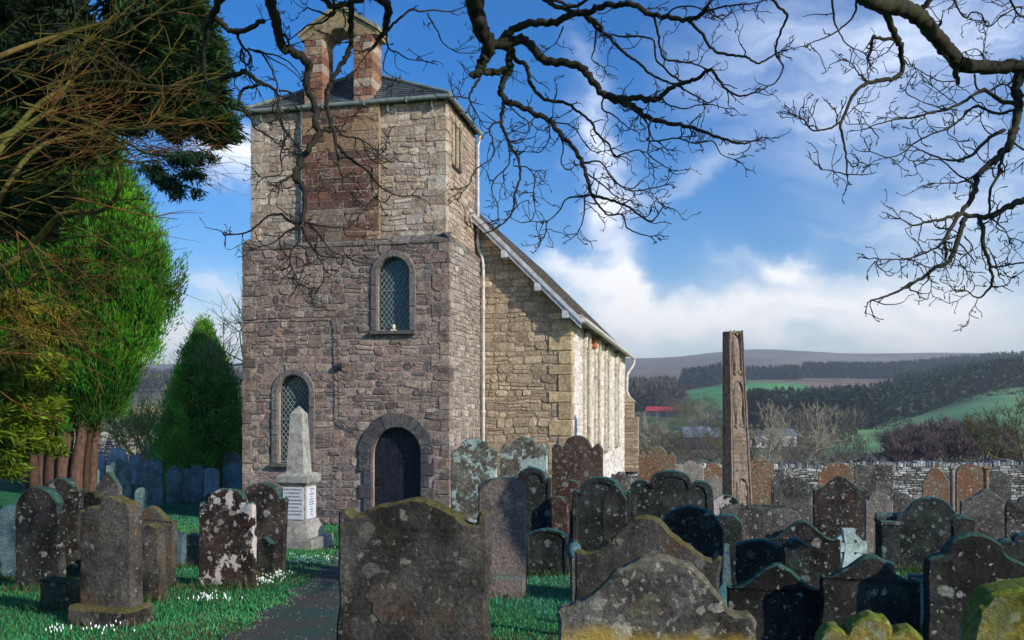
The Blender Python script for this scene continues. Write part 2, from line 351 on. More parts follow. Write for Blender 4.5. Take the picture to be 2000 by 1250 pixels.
def terr(x, y):
    x = np.asarray(x, float); y = np.asarray(y, float)
    nh = near_h(x, np.minimum(y, 48))
    yd = np.maximum(y, 45); px = np.clip(1000+F*x/yd, COLS[0], COLS[-1])
    ld = np.log(yd); L = np.log(DEP)
    rows = np.stack([np.interp(ld, L, TAB[i]) for i in range(len(COLS))], 0)
    ci = np.clip(np.searchsorted(COLS, px)-1, 0, len(COLS)-2); c0 = np.array(COLS)[ci]; c1 = np.array(COLS)[ci+1]
    t = smn((px-c0)/(c1-c0)); idx = np.indices(px.shape)
    py = rows[(ci,)+tuple(idx)]*(1-t)+rows[(ci+1,)+tuple(idx)]*t
    fh = EYE+(HY-py)/F*yd
    fh = fh+np.where(y > 120, np.sin(x*.013+y*.007)*np.sin(y*.011)*yd*.0012, 0)
    w = smn((y-42)/8)
    return nh*(1-w)+fh*w
def gz(x, y): return float(terr(np.array([x]), np.array([y]))[0])
def P(px, py, d): return np.array([(px-1000)/F*d, d, EYE+(HY-py)/F*d])
def vnoise(x, y, s, seed=0):          # cheap smooth value noise
    x = np.asarray(x)*s+seed*17.3; y = np.asarray(y)*s+seed*7.1
    return (np.sin(x*1.3+np.sin(y*1.7+seed))+np.sin(y*1.1+np.sin(x*1.9)))*.25+.5
ys = np.concatenate([np.arange(-60, -4, 4), np.arange(-4, 50, .8), 50*1.03**np.arange(0, 153)])
ks = np.linspace(-1.6, 1.6, 321)
Yg, Kg = np.meshgrid(ys, ks, indexing='ij'); Xg = Kg*(np.maximum(Yg, 0)+35)
Zg = terr(Xg, Yg)
pxg = 1000+F*Xg/np.maximum(Yg, 30)
def mixc(c, c2, w): return c*(1-w[..., None])+np.array(c2)*w[..., None]
C = np.zeros(Xg.shape+(3,))+np.array([.045, .19, .075])
nz1 = vnoise(Xg, Yg, .9, 1); C = mixc(C, (.05, .12, .045), smn((nz1-.45)*3))
pat = vnoise(Xg, Yg, .02, 2)
out = smn((Yg-46)/3)
C = mixc(C, (.18, .21, .12), out)
C = mixc(C, (.20, .19, .13), out*smn((pat-.5)*5)*smn((Yg-60)/20))
C = mixc(C, (.22, .20, .15), out*smn((pxg-1440)/60)*smn((1740-pxg)/60)*smn((Yg-85)/10)*smn((215-Yg)/20)*.8)
C = mixc(C, (.30, .25, .17), smn((700-pxg)/100)*smn((Yg-50)/10)*smn((330-Yg)/30))
gr = smn((pxg-1300)/60)*smn((1660-pxg)/60)*smn((Yg-470)/60)*smn((770-Yg)/40)
C = mixc(C, (.12, .42, .13), gr)
C = mixc(C, (.20, .42, .18), smn((pxg-1560)/60)*smn((Yg-225)/30)*smn((490-Yg)/30))
C = mixc(C, (.09, .16, .06), smn((pxg-1180)/50)*smn((1420-pxg)/60)*smn((Yg-330)/60)*smn((640-Yg)/60)*.8)
moor = smn((Yg-780)/120)
pm = vnoise(Xg, Yg, .006, 4)*.6+vnoise(Xg, Yg, .019, 5)*.4
C = mixc(C, (.25, .19, .14), moor)
C = mixc(C, (.34, .29, .2), moor*smn((pm-.5)*4))
C = mixc(C, (.30, .20, .16), smn((pxg-1540)/60)*smn((1900-pxg)/60)*smn((Yg-660)/40)*smn((860-Yg)/40))
nr, nc = Xg.shape
i = np.arange(nr-1)[:, None]*nc; j = np.arange(nc-1)[None, :]
Q = np.stack([i+j, i+j+1, i+nc+j+1, i+nc+j], -1).reshape(-1, 4)
tb = MB(); tb.add(np.stack([Xg, Yg, Zg], -1).reshape(-1, 3), Q, 0, C.reshape(-1, 3), True)
m, g, b = newmat('ground'); tc = g.add('ShaderNodeTexCoord').outputs['Object']
n1 = g.noise(tc, .9, 8, .7); n2 = g.noise(tc, .02, 8, .65); n3 = g.noise(tc, 14, 6, .7)
c = g.mix(1.0, attr(g), g.mix(g.ramp(n1, .3, .7), (.6, .62, .6), (1.3, 1.25, 1.2)), 'MULTIPLY')
c = g.mix(1.0, c, g.mix(g.ramp(n2, .35, .65), (.7, .7, .75), (1.2, 1.2, 1.15)), 'MULTIPLY')
c = g.mix(1.0, c, g.mix(g.ramp(n3, .3, .7), (.6, .6, .6), (1.3, 1.3, 1.3)), 'MULTIPLY')
g.l.new(c, b.inputs['Base Color']); b.inputs['Roughness'].default_value = 1; b.inputs['Specular IOR Level'].default_value = .05
bump(g, b, n3, .6, .03); M['ground'] = m
tb.build('ground', m, kind='structure')
# ---- path, draped on the churchyard
def gp(px, d): return np.array([(px-1000)/F*d, d])
pl = [gp(330, 5.0), gp(440, 6.8), gp(556, 8.9), gp(640, 12), gp(675, 15.5), gp(700, 19.6)]
pr = [gp(700, 4.6), gp(720, 6.8), gp(745, 8.9), gp(775, 12), gp(800, 15.5), gp(828, 19.9)]
def resamp(a, n):
    a = np.array(a); t = np.linspace(0, len(a)-1, n); return np.column_stack([np.interp(t, np.arange(len(a)), a[:, k]) for k in range(a.shape[1])])
pl = resamp(pl, 60); pr = resamp(pr, 60); pl[:, 0] += .05*np.sin(np.arange(60)*.9)+rng.normal(0, .02, 60)
nw = 9; W = np.linspace(0, 1, nw)[None, :, None]; PG = pl[:, None, :]*(1-W)+pr[:, None, :]*W
V3 = np.dstack([PG, near_h(PG[..., 0], PG[..., 1])+.006])
i = np.arange(59)[:, None]*nw; j = np.arange(nw-1)[None, :]
pb = MB(); pb.add(V3.reshape(-1, 3), np.stack([i+j, i+j+1, i+nw+j+1, i+nw+j], -1).reshape(-1, 4), 0, (1, 1, 1), True)
m, g, b = newmat('path_gravel'); tc = g.add('ShaderNodeTexCoord').outputs['Object']
n1 = g.noise(tc, 60, 6, .7); n2 = g.noise(tc, 1.1, 5, .6)
c = g.mix(g.ramp(n1, .3, .7), (.035, .034, .03), (.10, .095, .08)); c = g.mix(g.math('MULTIPLY', g.ramp(n2, .45, .62), .7), c, (.02, .085, .06))
g.l.new(c, b.inputs['Base Color']); b.inputs['Roughness'].default_value = .9; bump(g, b, n1, .7, .01)
pb.build('path', m, kind='structure')
# ------------------------------------------------------------ masonry builder
def rubble(mb, Pf, v0, v1, segs, ch=(.1, .22), cw=(.16, .46), pal=((.25, .22, .2),), gap=.011, proud=(.015, .045), mi=0, wob=.02, split=.25, vary=.25, colfn=None, rnd=.28):
    v = v0; row = 0
    while v < v1-.03:
        h = random.uniform(*ch)
        if v+h > v1-.05: h = v1-v
        for (u0, u1) in segs(v+h/2):
            u = u0
            while u < u1-.02:
                w = random.uniform(*cw)*(0.7+.6*h/ch[1])
                if u+w > u1-cw[0]*.7: w = u1-u
                parts = [(u, v, w, h)]
                if h > ch[1]*.6 and random.random() < split:
                    q = random.uniform(.35, .65); parts = [(u, v, w, h*q), (u, v+h*q, w, h*(1-q))]
                for (a, b_, ww, hh) in parts:
                    gp_ = gap*random.uniform(.7, 1.6); x0, x1, y0, y1 = a+gp_, a+ww-gp_, b_+gp_, b_+hh-gp_
                    if x1-x0 < .02 or y1-y0 < .02: continue
                    pr_ = random.uniform(*proud); k = min(x1-x0, y1-y0)*rnd*random.uniform(.5, 1.2); kk = min(.013, min(x1-x0, y1-y0)*.16)
                    def ring(ins, hgt, jit):
                        X0, X1, Y0, Y1 = x0+ins, x1-ins, y0+ins, y1-ins; r = []
                        for (cx, cy, dx, dy) in ((X0, Y0, 1, 1), (X1, Y0, -1, 1), (X1, Y1, -1, -1), (X0, Y1, 1, -1)):
                            p, q = (cx+dx*k, cy), (cx, cy+dy*k)
                            if (dx, dy) in ((1, 1), (-1, -1)): p, q = q, p
                            for (s_, t_) in (p, q): r.append((s_+random.uniform(-jit, jit), t_+random.uniform(-jit, jit), hgt+random.uniform(-jit, jit)*.5))
                        return r
                    rg = ring(0, -.012, .010)+ring(kk*.4, pr_*.8, .008)+ring(kk, pr_, .012)
                    V = []
                    for (s_, t_, hg) in rg:
                        nu = mnoise.noise(Vector((s_*1.6, t_*1.6, 3.1)))*wob*1.6+mnoise.noise(Vector((s_*5, t_*5, 9.1)))*wob*.6
                        nv = mnoise.noise(Vector((s_*1.3, t_*1.3, 13.7)))*wob*2+mnoise.noise(Vector((s_*4.5, t_*4.5, 1.1)))*wob*.8
                        V.append(Pf(s_+nu, t_+nv, hg))
                    Fc = []
                    for r_ in (0, 8):
                        for q in range(8): Fc.append((r_+q, r_+(q+1) % 8, r_+8+(q+1) % 8, r_+8+q))
                    Fc.append(tuple(range(16, 24)))
                    c = np.array(random.choice(pal))*(1+random.uniform(-vary, vary))
                    if colfn: c = colfn(a+ww/2, b_+hh/2, c)
                    mb.add(V, Fc, mi, c)
                u += w
        v += h; row += 1
def panel_holes(mb, Pf, outer, holes, depth, mi):
    """flat face with openings, and their reveals"""
    loops = [[Vector((p[0], p[1], 0)) for p in outer]]+[[Vector((p[0], p[1], 0)) for p in h] for h in holes]
    tris = tessellate_polygon(loops); flat = [p for l in loops for p in l]
    mb.add([Pf(p.x, p.y, 0) for p in flat], [tuple(t) for t in tris], mi)
    for h in holes:
        n = len(h); V = [Pf(p[0], p[1], 0) for p in h]+[Pf(p[0], p[1], -depth) for p in h]
        mb.add(V, [(k, (k+1) % n, n+(k+1) % n, n+k) for k in range(n)], mi)
def arch_loop(cx, hw, zb, zs, n=14, rise=1.0):
    """opening outline: flat bottom at zb, springing zs, round head"""
    r = [(cx-hw, zb), (cx+hw, zb)]
    for k in range(n+1):
        a = math.pi*k/n; r.append((cx+hw*math.cos(a), zs+hw*rise*math.sin(a)))
    return r
def in_arch(u, v, cx, hw, zb, zs):
    if v < zb or abs(u-cx) > hw: return False
    return v <= zs or (u-cx)**2+(v-zs)**2 <= hw*hw
# ------------------------------------------------------------ CHURCH
CA = R(12.2); cs, sn = math.cos(CA), math.sin(CA)
OD = 20.5; OX = (877-1000)/F*OD
ZB = gz(OX, OD)-.02
def cX(px, Y): k = (px-1000)/F; return (k*(OD+Y*cs)-OX-Y*sn)/(cs+k*sn)
def cY(px, X): k = (px-1000)/F; return (k*(OD-X*sn)-OX-X*cs)/(sn-k*cs)
def cZ(py, X, Y): return EYE+(HY-py)/F*(OD-X*sn+Y*cs)-ZB      # height above church base
church = empty('church', (OX, OD, ZB), -CA, 'old stone church with a bellcote on its square tower and a slate nave roof', 'church')
TW = -cX(475, 0); TD = 3.0
HS = cZ(478, -2.5, 0)                                        # top of the lower stage
HE = cZ(205, -2.5, 0)                                        # tower eaves
print('tower', TW, HS, HE, 'base', ZB)
up_c = (cX(737, 0)+cX(800, 0))/2; up_hw = (cX(800, 0)-cX(737, 0))/2; up_top = cZ(502, up_c, 0); up_bot = cZ(646, up_c, 0)
lo_c = (cX(543, 0)+cX(604, 0))/2; lo_hw = (cX(604, 0)-cX(543, 0))/2; lo_top = cZ(733, lo_c, 0); lo_bot = cZ(905, lo_c, 0)
dr_c = (cX(727, 0)+cX(822, 0))/2; dr_hw = (cX(822, 0)-cX(727, 0))/2; dr_top = cZ(835, dr_c, 0); dr_bot = 0.0
front = lambda u, v, h: (u, -h, v)
SU = .155                                                    # surround width
pl_l = cX(585, -.1); pl_r = cX(737, -.1)
def low_segs(v):
    L = [(-TW, 0.0)]
    for (c, hw, zb, zt, s_) in ((up_c, up_hw, up_bot-.1, up_top, SU), (lo_c, lo_hw, lo_bot-.1, lo_top, SU), (dr_c, dr_hw, -1, dr_top, .33)):
        zs = zt-hw
        if v < zb or v > zt+s_: continue
        w = hw+s_ if v <= zs else math.sqrt(max(0, (hw+s_)**2-(v-zs)**2))
        if w < .05: continue
        N_ = []
        for (a, b_) in L:
            if c-w > a and c+w < b_: N_ += [(a, c-w), (c+w, b_)]
            else: N_.append((a, b_))
        L = N_
    return L
PAL_LOW = [(.31, .255, .225), (.27, .225, .205), (.35, .295, .26), (.22, .19, .185), (.32, .24, .21), (.38, .33, .295), (.18, .155, .15)]
PAL_LOW = [tuple(np.array(q)*np.array((1.03, .99, .94))) for q in PAL_LOW]
PAL_UP = [(.46, .38, .285), (.52, .45, .36), (.41, .34, .265), (.55, .5, .42), (.42, .33, .25)]
PAL_RED = [(.17, .082, .062), (.14, .075, .06), (.20, .11, .08), (.12, .075, .065)]
PAL_GAB = [(.50, .41, .29), (.56, .47, .34), (.44, .36, .26), (.52, .43, .31), (.38, .31, .23)]
mb = MB()
panel_holes(mb, front, [(-TW, 0), (0, 0), (0, HS), (-TW, HS)], [arch_loop(up_c, up_hw+.02, up_bot, up_top-up_hw), arch_loop(lo_c, lo_hw+.02, lo_bot, lo_top-lo_hw), arch_loop(dr_c, dr_hw+.02, .02, dr_top-dr_hw)], .45, 1)
for (u, ex) in ((0, 1), (-TW, -1)):       # side faces
    mb.add([(u, 0, 0), (u, TD, 0), (u, TD, HS), (u, 0, HS)], [(0, 1, 2, 3)], 1)
mb.add([(-TW, 0, HS), (0, 0, HS), (0, TD, HS), (-TW, TD, HS)], [(0, 1, 2, 3)], 1)
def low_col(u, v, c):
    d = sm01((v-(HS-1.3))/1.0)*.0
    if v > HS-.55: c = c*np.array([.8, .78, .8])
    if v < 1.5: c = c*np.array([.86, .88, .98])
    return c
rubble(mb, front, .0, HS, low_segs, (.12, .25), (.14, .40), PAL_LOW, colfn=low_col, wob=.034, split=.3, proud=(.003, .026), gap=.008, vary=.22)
side = lambda u, v, h: (h, u, v)
rubble(mb, side, 0, HS, lambda v: [(0, TD)], (.1, .2), (.15, .4), [(.37, .34, .31), (.32, .30, .275), (.42, .39, .36), (.27, .25, .235)], proud=(.01, .03))
sideL = lambda u, v, h: (-TW-h, u, v)
rubble(mb, sideL, 0, HS, lambda v: [(0, TD)], (.14, .22), (.3, .6), PAL_LOW, proud=(.01, .03))
# quoins on both front corners
for (cu, sg) in ((0, -1), (-TW, 1)):
    z = 0; k = 0
    while z < HS-.1:
        h = random.uniform(.24, .36); h = min(h, HS-z); L1, L2 = (.40, .24) if k % 2 else (.24, .36)
        L1 *= random.uniform(.85, 1.1)
        x0, x1 = sorted((cu+sg*L1, cu-sg*.022)); c = np.array(random.choice(PAL_LOW))*random.uniform(.75, 1.15)
        mb.box(((x0+x1)/2, L2/2-.024, z+h/2), (x1-x0, L2, h-.018), 0, c, .014, jit=.006)
        z += h; k += 1
tw = mb.build('tower_wall', [M['tower_rubble'], M['mortar_pink']], church, fix=False)
# weathering slope between the stages
IN = .13; mb = MB()
zt = HS+.24
for (a, b_) in (((-TW-.03, -.04), (.03, -.04)), ((.03, -.04), (.03, TD)), ((-TW-.03, TD), (-TW-.03, -.04))):
    n = max(2, int(math.dist(a, b_)/.45))
    for k in range(n):
        p = np.array(a)*(1-k/n)+np.array(b_)*k/n; q = np.array(a)*(1-(k+1)/n)+np.array(b_)*(k+1)/n
        t = (q-p)/np.linalg.norm(q-p); nrm = np.array([t[1], -t[0]]); p = p+t*.006; q = q-t*.006
        inn = -nrm*(IN+.06)
        dz = random.uniform(-.015, .02)
        V = [(*p, HS-.03), (*q, HS-.03), (*q, HS+.03+dz), (*p, HS+.03+dz), (*(p+inn), zt+dz), (*(q+inn), zt+dz)]
        mb.add(V, [(0, 1, 2, 3), (3, 2, 5, 4)], 0, np.array((.2, .185, .17))*random.uniform(.75, 1.35))
mb.build('weathering_course', M['dressed'], church)
# upper stage
mb = MB(); UL, UR = -TW+IN+.04, -IN
mb.add([(UL, IN, HS), (UR, IN, HS), (UR, IN, HE), (UL, IN, HE)], [(0, 1, 2, 3)], 1)
mb.add([(UR, IN, HS), (UR, TD, HS), (UR, TD, HE), (UR, IN, HE)], [(0, 1, 2, 3)], 1)
mb.add([(UL, IN, HS), (UL, TD, HS), (UL, TD, HE), (UL, IN, HE)], [(0, 1, 2, 3)], 1)
mb.add([(UL, TD, HS), (UR, TD, HS), (UR, TD, HE), (UL, TD, HE)], [(0, 1, 2, 3)], 1)
def segU(v): return [(UL, pl_l), (pl_r, UR)]
rubble(mb, lambda u, v, h: (u, IN-h, v), HS+.1, HE, segU, (.12, .25), (.14, .4), PAL_UP, proud=(.003, .022), wob=.03, gap=.009)
bf_y = cY(890, UR); bf0, bf1 = cZ(330, UR, bf_y), cZ(252, UR, bf_y)
def segS(v): return [(IN, TD)] if not (bf0-.1 < v < bf1+.1) else [(IN, bf_y-.42), (bf_y+.42, TD)]
rubble(mb, lambda u, v, h: (UR+h, u, v), HS+.1, HE, segS, (.1, .18), (.14, .35), [(.46, .38, .29), (.42, .33, .25), (.5, .42, .34)], proud=(.006, .02))
for (cu, sg, yy0) in ((UR, -1, IN), (UL, 1, IN)):
    z = HS+.2; k = 0
    while z < HE-.1:
        h = min(random.uniform(.24, .36), HE-z); L1, L2 = (.44, .24) if k % 2 else (.25, .42)
        x0, x1 = sorted((cu+sg*L1*random.uniform(.85, 1.1), cu-sg*.03))
        mb.box(((x0+x1)/2, IN+L2/2-.022, z+h/2), (x1-x0, L2, h-.016), 0, np.array(random.choice(PAL_UP))*random.uniform(.75, 1.1), .012, jit=.005); z += h; k += 1
mb.build('belfry_stage', [M['belfry_rubble'], M['mortar_pink']], church)
# red ashlar pilaster up the middle
mb = MB(); PY = .0
def prism(mb, x0, x1, y0, y1, z0, z1, mi, c=(1, 1, 1)):
    mb.box(((x0+x1)/2, (y0+y1)/2, (z0+z1)/2), (x1-x0, y1-y0, z1-z0), mi, c)
prism(mb, pl_l, pl_r, PY+.02, IN+.06, HS+.05, HE, 1)
def pcol(u, v, c):
    if u > pl_r-.28 and random.random() < .85: return np.array((.36, .25, .16))*random.uniform(.8, 1.2)
    if v > HE-1.0 and random.random() < .8: return np.array((.33, .22, .13))*random.uniform(.8, 1.2)
    if v < HS+.9 and random.random() < .55: return np.array((.22, .17, .14))*random.uniform(.8, 1.2)
    return c
rubble(mb, lambda u, v, h: (u, PY+.02-h, v), HS-.12, HE-.02, lambda v: [(pl_l, pl_r)], (.16, .23), (.26, .62), PAL_RED, gap=.008, proud=(.006, .012), wob=.004, split=0, rnd=.06, colfn=pcol)
for z in np.arange(HS, HE-.1, .2): mb.box((pl_l-.012, .07, z+.1), (.03, .1, .19), 0, np.array((.42, .44, .46))*random.uniform(.8, 1.1), .006)
mb.build('pilaster', [M['ashlar'], M['mortar_tan']], church)
# window and door surrounds
def surround(name, c, hw, zb, zt, sw, nv, pal, proud=.05, quoin=False, smooth_arch=False):
    mb = MB(); zs = zt-hw
    for k in range(nv):
        a0, a1 = math.pi*k/nv, math.pi*(k+1)/nv; g_ = .006/(hw+sw) if not smooth_arch else .002
        a0 += g_; a1 -= g_; o = hw+sw*(1+random.uniform(-.04, .07)); pr_ = proud+random.uniform(-.006, .006); cc = np.array(random.choice(pal))*random.uniform(.85, 1.15)
        V = []; m_ = 4; 
        for (r_, y_) in ((hw, .12), (hw, -pr_+.02), (hw+.02, -pr_), (o-.02, -pr_), (o, -pr_+.02), (o, .05)):
            for q in range(m_): a = a0+(a1-a0)*q/(m_-1); V.append((c+r_*math.cos(a), y_, zs+r_*math.sin(a)))
        Fc = [(i_*m_+q, i_*m_+q+1, (i_+1)*m_+q+1, (i_+1)*m_+q) for i_ in range(5) for q in range(m_-1)]
        Fc += [[i_*m_ for i_ in range(6)], [i_*m_+m_-1 for i_ in range(6)][::-1]]
        mb.add(V, Fc, 0, cc)
    for sg in (-1, 1):
        z = zb; k = 0
        while z < zs-.02:
            h = random.uniform(.26, .34) if quoin else random.uniform(.5, .8)
            if z+h > zs-.15: h = zs-z
            w = sw*(1.0 if not quoin else (1.0, .62)[k % 2]); x0, x1 = sorted((c+sg*hw, c+sg*(hw+w)))
            mb.box(((x0+x1)/2, .035-proud/2, z+h/2), (x1-x0, .07+proud+random.uniform(0, .01), h-.01), 0, np.array(random.choice(pal))*random.uniform(.85, 1.15), .012, jit=.002)
            z += h; k += 1
    return mb
GREYS = [(.17, .16, .16), (.2, .19, .185), (.145, .14, .15)]
DARKS = [(.085, .085, .10), (.11, .105, .115), (.07, .07, .085), (.13, .12, .12)]
def lattice(cx, hw, zb, zs, y, parent, spx=.118, spz=.155, bars=()):
    mb = MB(); W_ = .011
    L = hw*2+(zs-zb)+hw
    for sg in (-1, 1):
        k = -60
        while k < 60:
            c0 = k*spx; pts = []
            for t in np.linspace(-.02, zs+hw-zb+.02, 120):
                u_ = cx+c0+sg*t*spx/spz; v_ = zb+t
                if in_arch(u_, v_, cx, hw, zb, zs): pts.append((u_, v_))
            if len(pts) > 2:
                (a, b_), (c2, d2) = pts[0], pts[-1]
                dx, dz = c2-a, d2-b_; n = math.hypot(dx, dz); nx, nz_ = -dz/n*W_/2, dx/n*W_/2
                yo = y-.004*(sg > 0)
                mb.add([(a+nx, yo, b_+nz_), (c2+nx, yo, d2+nz_), (c2-nx, yo, d2-nz_), (a-nx, yo, b_-nz_), (a+nx, yo-.012, b_+nz_), (c2+nx, yo-.012, d2+nz_), (c2-nx, yo-.012, d2-nz_), (a-nx, yo-.012, b_-nz_)],
                       [(4, 5, 6, 7), (0, 4, 7, 3), (1, 2, 6, 5), (0, 1, 5, 4), (3, 7, 6, 2)], 0)
            k += 1
    for bz in bars: mb.box((cx, y-.02, bz), (hw*2-.01, .014, .016), 0)
    mb.build('lattice', M['lattice'], parent)
def window(c, hw, zb, zt, nv, bars, **kw):
    w = surround('window', c, hw, zb, zt, SU, nv, GREYS, **kw)
    w.box((c, -.03, zb-.05), (2*(hw+SU)+.03, .2, .09), 0, (.13, .125, .12), .015, jit=.003)
    w = w.build('window', M['dressed'], church, fix=True)
    mb = MB(); lp = arch_loop(c, hw+.015, zb, zt-hw); mb.add([(p[0], .2, p[1]) for p in lp], [tuple(range(len(lp)))], 0)
    mb.build('glass', M['glass'], w)
    lattice(c, hw, zb, zt-hw, .185, w, bars=bars)
    return w
w1 = window(up_c, up_hw, up_bot, up_top, 4, (up_bot+(up_top-up_bot)*.56, up_bot+.03))
w2 = window(lo_c, lo_hw, lo_bot, lo_top, 3, (lo_bot+(lo_top-lo_bot)*.5, lo_bot+(lo_top-lo_bot)*.25, lo_bot+.03))
mb = MB(); mb.box((up_c-.03, .1, up_bot+.02), (.13, .09, .04), 0, (.7, .7, .6), .01); mb.box((up_c-.03, .1, up_bot+.1), (.09, .07, .13), 0, (.75, .75, .62), .03)
mb.build('sill_stone', M['limewash'], w1)
ds = surround('door_surround', dr_c, dr_hw, 0, dr_top, .34, 11, DARKS, proud=.05, quoin=True).build('door_surround', M['dressed'], church, fix=True)
mb = MB(); nb = 6
for k in range(nb):
    x0 = dr_c-dr_hw+2*dr_hw*k/nb; x1 = x0+2*dr_hw/nb-.006; zs = dr_top-dr_hw
    t0 = zs+math.sqrt(max(.0, dr_hw**2-(x0-dr_c)**2)); t1 = zs+math.sqrt(max(.0, dr_hw**2-(x1-dr_c)**2)); tm = zs+math.sqrt(max(.0, dr_hw**2-((x0+x1)/2-dr_c)**2))
    V = [(x0, .2, 0), (x1, .2, 0), (x1, .2, t1), ((x0+x1)/2, .2, tm), (x0, .2, t0)]; V += [(a, .25, c_) for (a, b_, c_) in V]
    mb.add(V, [(0, 1, 2, 3, 4), (0, 4, 9, 5), (1, 6, 7, 2), (4, 3, 8, 9), (3, 2, 7, 8)], 0)
lp = arch_loop(dr_c, dr_hw+.015, 0, dr_top-dr_hw); mb.add([(p[0], .245, p[1]) for p in lp], [tuple(range(len(lp)))], 0)
door = mb.build('door', M['doorwood'], church)
mb = MB(); mb.box((dr_c-dr_hw+.1, .185, 1.05), (.07, .03, .16), 0, (1, 1, 1), .008); mb.tube([(dr_c-dr_hw+.1+.05*math.cos(a), .16, 1.03+.05*math.sin(a)) for a in np.linspace(0, 6.28, 14)], .008, 5)
mb.build('door_handle', M['iron'], door)
for hz in (.45, 1.5):
    mb = MB(); mb.box((dr_c+dr_hw-.32, .193, hz), (.62, .012, .045), 0, (1, 1, 1), .004); mb.build('hinge_strap', M['iron'], door)
# belfry lancet in the tower's side
mb = MB(); wq = .3
for sg in (-1, 1): mb.box((UR+.02, bf_y+sg*.35, (bf0+bf1)/2), (.1, .12, bf1-bf0), 0, (.44, .38, .28), .01)
mb.box((UR+.02, bf_y, (bf0+bf1)/2), (.1, .1, bf1-bf0), 0, (.44, .38, .28), .01)
for cc in (-.18, .18):
    mb.tube([(UR+.03, bf_y+cc+.14*math.cos(a), bf1+.02+.2*math.sin(a)) for a in np.linspace(0, math.pi, 12)], .05, 6, 0, (.44, .38, .28))
bw = mb.build('belfry_window', M['dressed'], church)
mb = MB(); mb.box((UR+.005, bf_y, (bf0+bf1)/2+.05), (.03, .6, bf1-bf0+.2), 0); mb.build('opening', M['iron'], bw)
# eaves gutter + slate roof of the tower
ov = .16; x0, x1, y0, y1 = UL-ov, UR+ov, IN-ov, TD+.05
mb = MB(); zg = HE+.02
for (a, b_) in (((x0, y0), (x1, y0)), ((x1, y0), (x1, y1)), ((x0, y1), (x0, y0))):
    mb.tube([(a[0], a[1], zg), (b_[0], b_[1], zg)], .055, 8)
    L = math.dist(a, b_); n = int(L/.9)
    for k in range(n+1):
        p = np.array(a)*(1-k/n)+np.array(b_)*k/n; mb.box((p[0], p[1], zg-.01), (.03 if a[1] == b_[1] else .12, .12 if a[1] == b_[1] else .03, .13), 0)
for k in range(5): mb.box((UL+.3+k*(UR-UL-.6)/4, IN-.06, zg-.12), (.02, .14, .22), 0)
mb.build('tower_gutter', M['lead'], church)
mb = MB(); zr = HE+.06; apx, apy = (x0+x1)/2, (y0+y1)/2; zap = zr+1.05
sp_in = .5
def slates(mb, A, B, Cc, D, rows, wslate, tone):   # quad A,B (eave) to D,C (top)
    A, B, Cc, D = map(np.array, (A, B, Cc, D)); nrm = np.cross(B-A, D-A); nrm = nrm/np.linalg.norm(nrm)
    for r_ in range(rows):
        t0, t1 = r_/rows, min(1, (r_+1.25)/rows); a0 = A*(1-t0)+D*t0; b0 = B*(1-t0)+Cc*t0; a1 = A*(1-t1)+D*t1; b1 = B*(1-t1)+Cc*t1
        L = np.linalg.norm(b0-a0); n = max(1, int(L/wslate)); off = (r_ % 2)*.5
        us = [0]+[min(1, max(0, (k+off)/n)) for k in range(1, n+1)]+[1]
        for k in range(len(us)-1):
            s0, s1 = us[k], us[k+1]-.004
            if s1-s0 < .002: continue
            lift = nrm*(.016+random.uniform(0, .006)); c = np.array(tone)*random.uniform(.7, 1.3)
            p = [a0*(1-s0)+b0*s0+lift, a0*(1-s1)+b0*s1+lift, a1*(1-s1)+b1*s1, a1*(1-s0)+b1*s0]
            mb.add(p+[p[0]-lift*.9, p[1]-lift*.9], [(0, 1, 2, 3), (4, 5, 1, 0)], 0, c)
SL = (.07, .10, .12); q = .8
i0, i1, j0, j1 = apx-.35, apx+.35, apy-.35, apy+.35
slates(mb, (x0, y0, zr), (x1, y0, zr), (i1, j0, zap), (i0, j0, zap), 13, .3, SL)
slates(mb, (x1, y0, zr), (x1, y1, zr), (i1, j1, zap), (i1, j0, zap), 13, .3, SL)
slates(mb, (x1, y1, zr), (x0, y1, zr), (i0, j1, zap), (i1, j1, zap), 13, .3, SL)
slates(mb, (x0, y1, zr), (x0, y0, zr), (i0, j0, zap), (i0, j1, zap), 13, .3, SL)
mb.add([(x0, y0, zr), (x1, y0, zr), (x1, y1, zr), (x0, y1, zr)], [(0, 3, 2, 1)], 0, (.05, .05, .05))
rf = mb.build('tower_roof', M['slate'], church)
mb = MB()                                            # flared spirelet on the roof's crown
prof = [(0, .42), (.12, .36), (.35, .24), (.62, .15), (.9, .08), (1.15, .03)]
for k in range(len(prof)-1):
    (h0, r0), (h1, r1) = prof[k], prof[k+1]
    V = [(apx+r0*a, apy+r0*b_, zap+h0-.02) for a, b_ in ((-1, -1), (1, -1), (1, 1), (-1, 1))]+[(apx+r1*a, apy+r1*b_, zap+h1-.02) for a, b_ in ((-1, -1), (1, -1), (1, 1), (-1, 1))]
    mb.add(V, [(0, 1, 5, 4), (1, 2, 6, 5), (2, 3, 7, 6), (3, 0, 4, 7)], 0, (.09, .14, .19))
mb.build('spirelet', M['slate'], rf)
mb = MB()
for a, b_ in (((x0, y0), (i0, j0)), ((x1, y0), (i1, j0)), ((x1, y1), (i1, j1))):
    mb.tube([(a[0], a[1], zr+.03), (b_[0], b_[1], zap+.03)], .05, 6)
mb.build('roof_hip', M['lead'], rf)
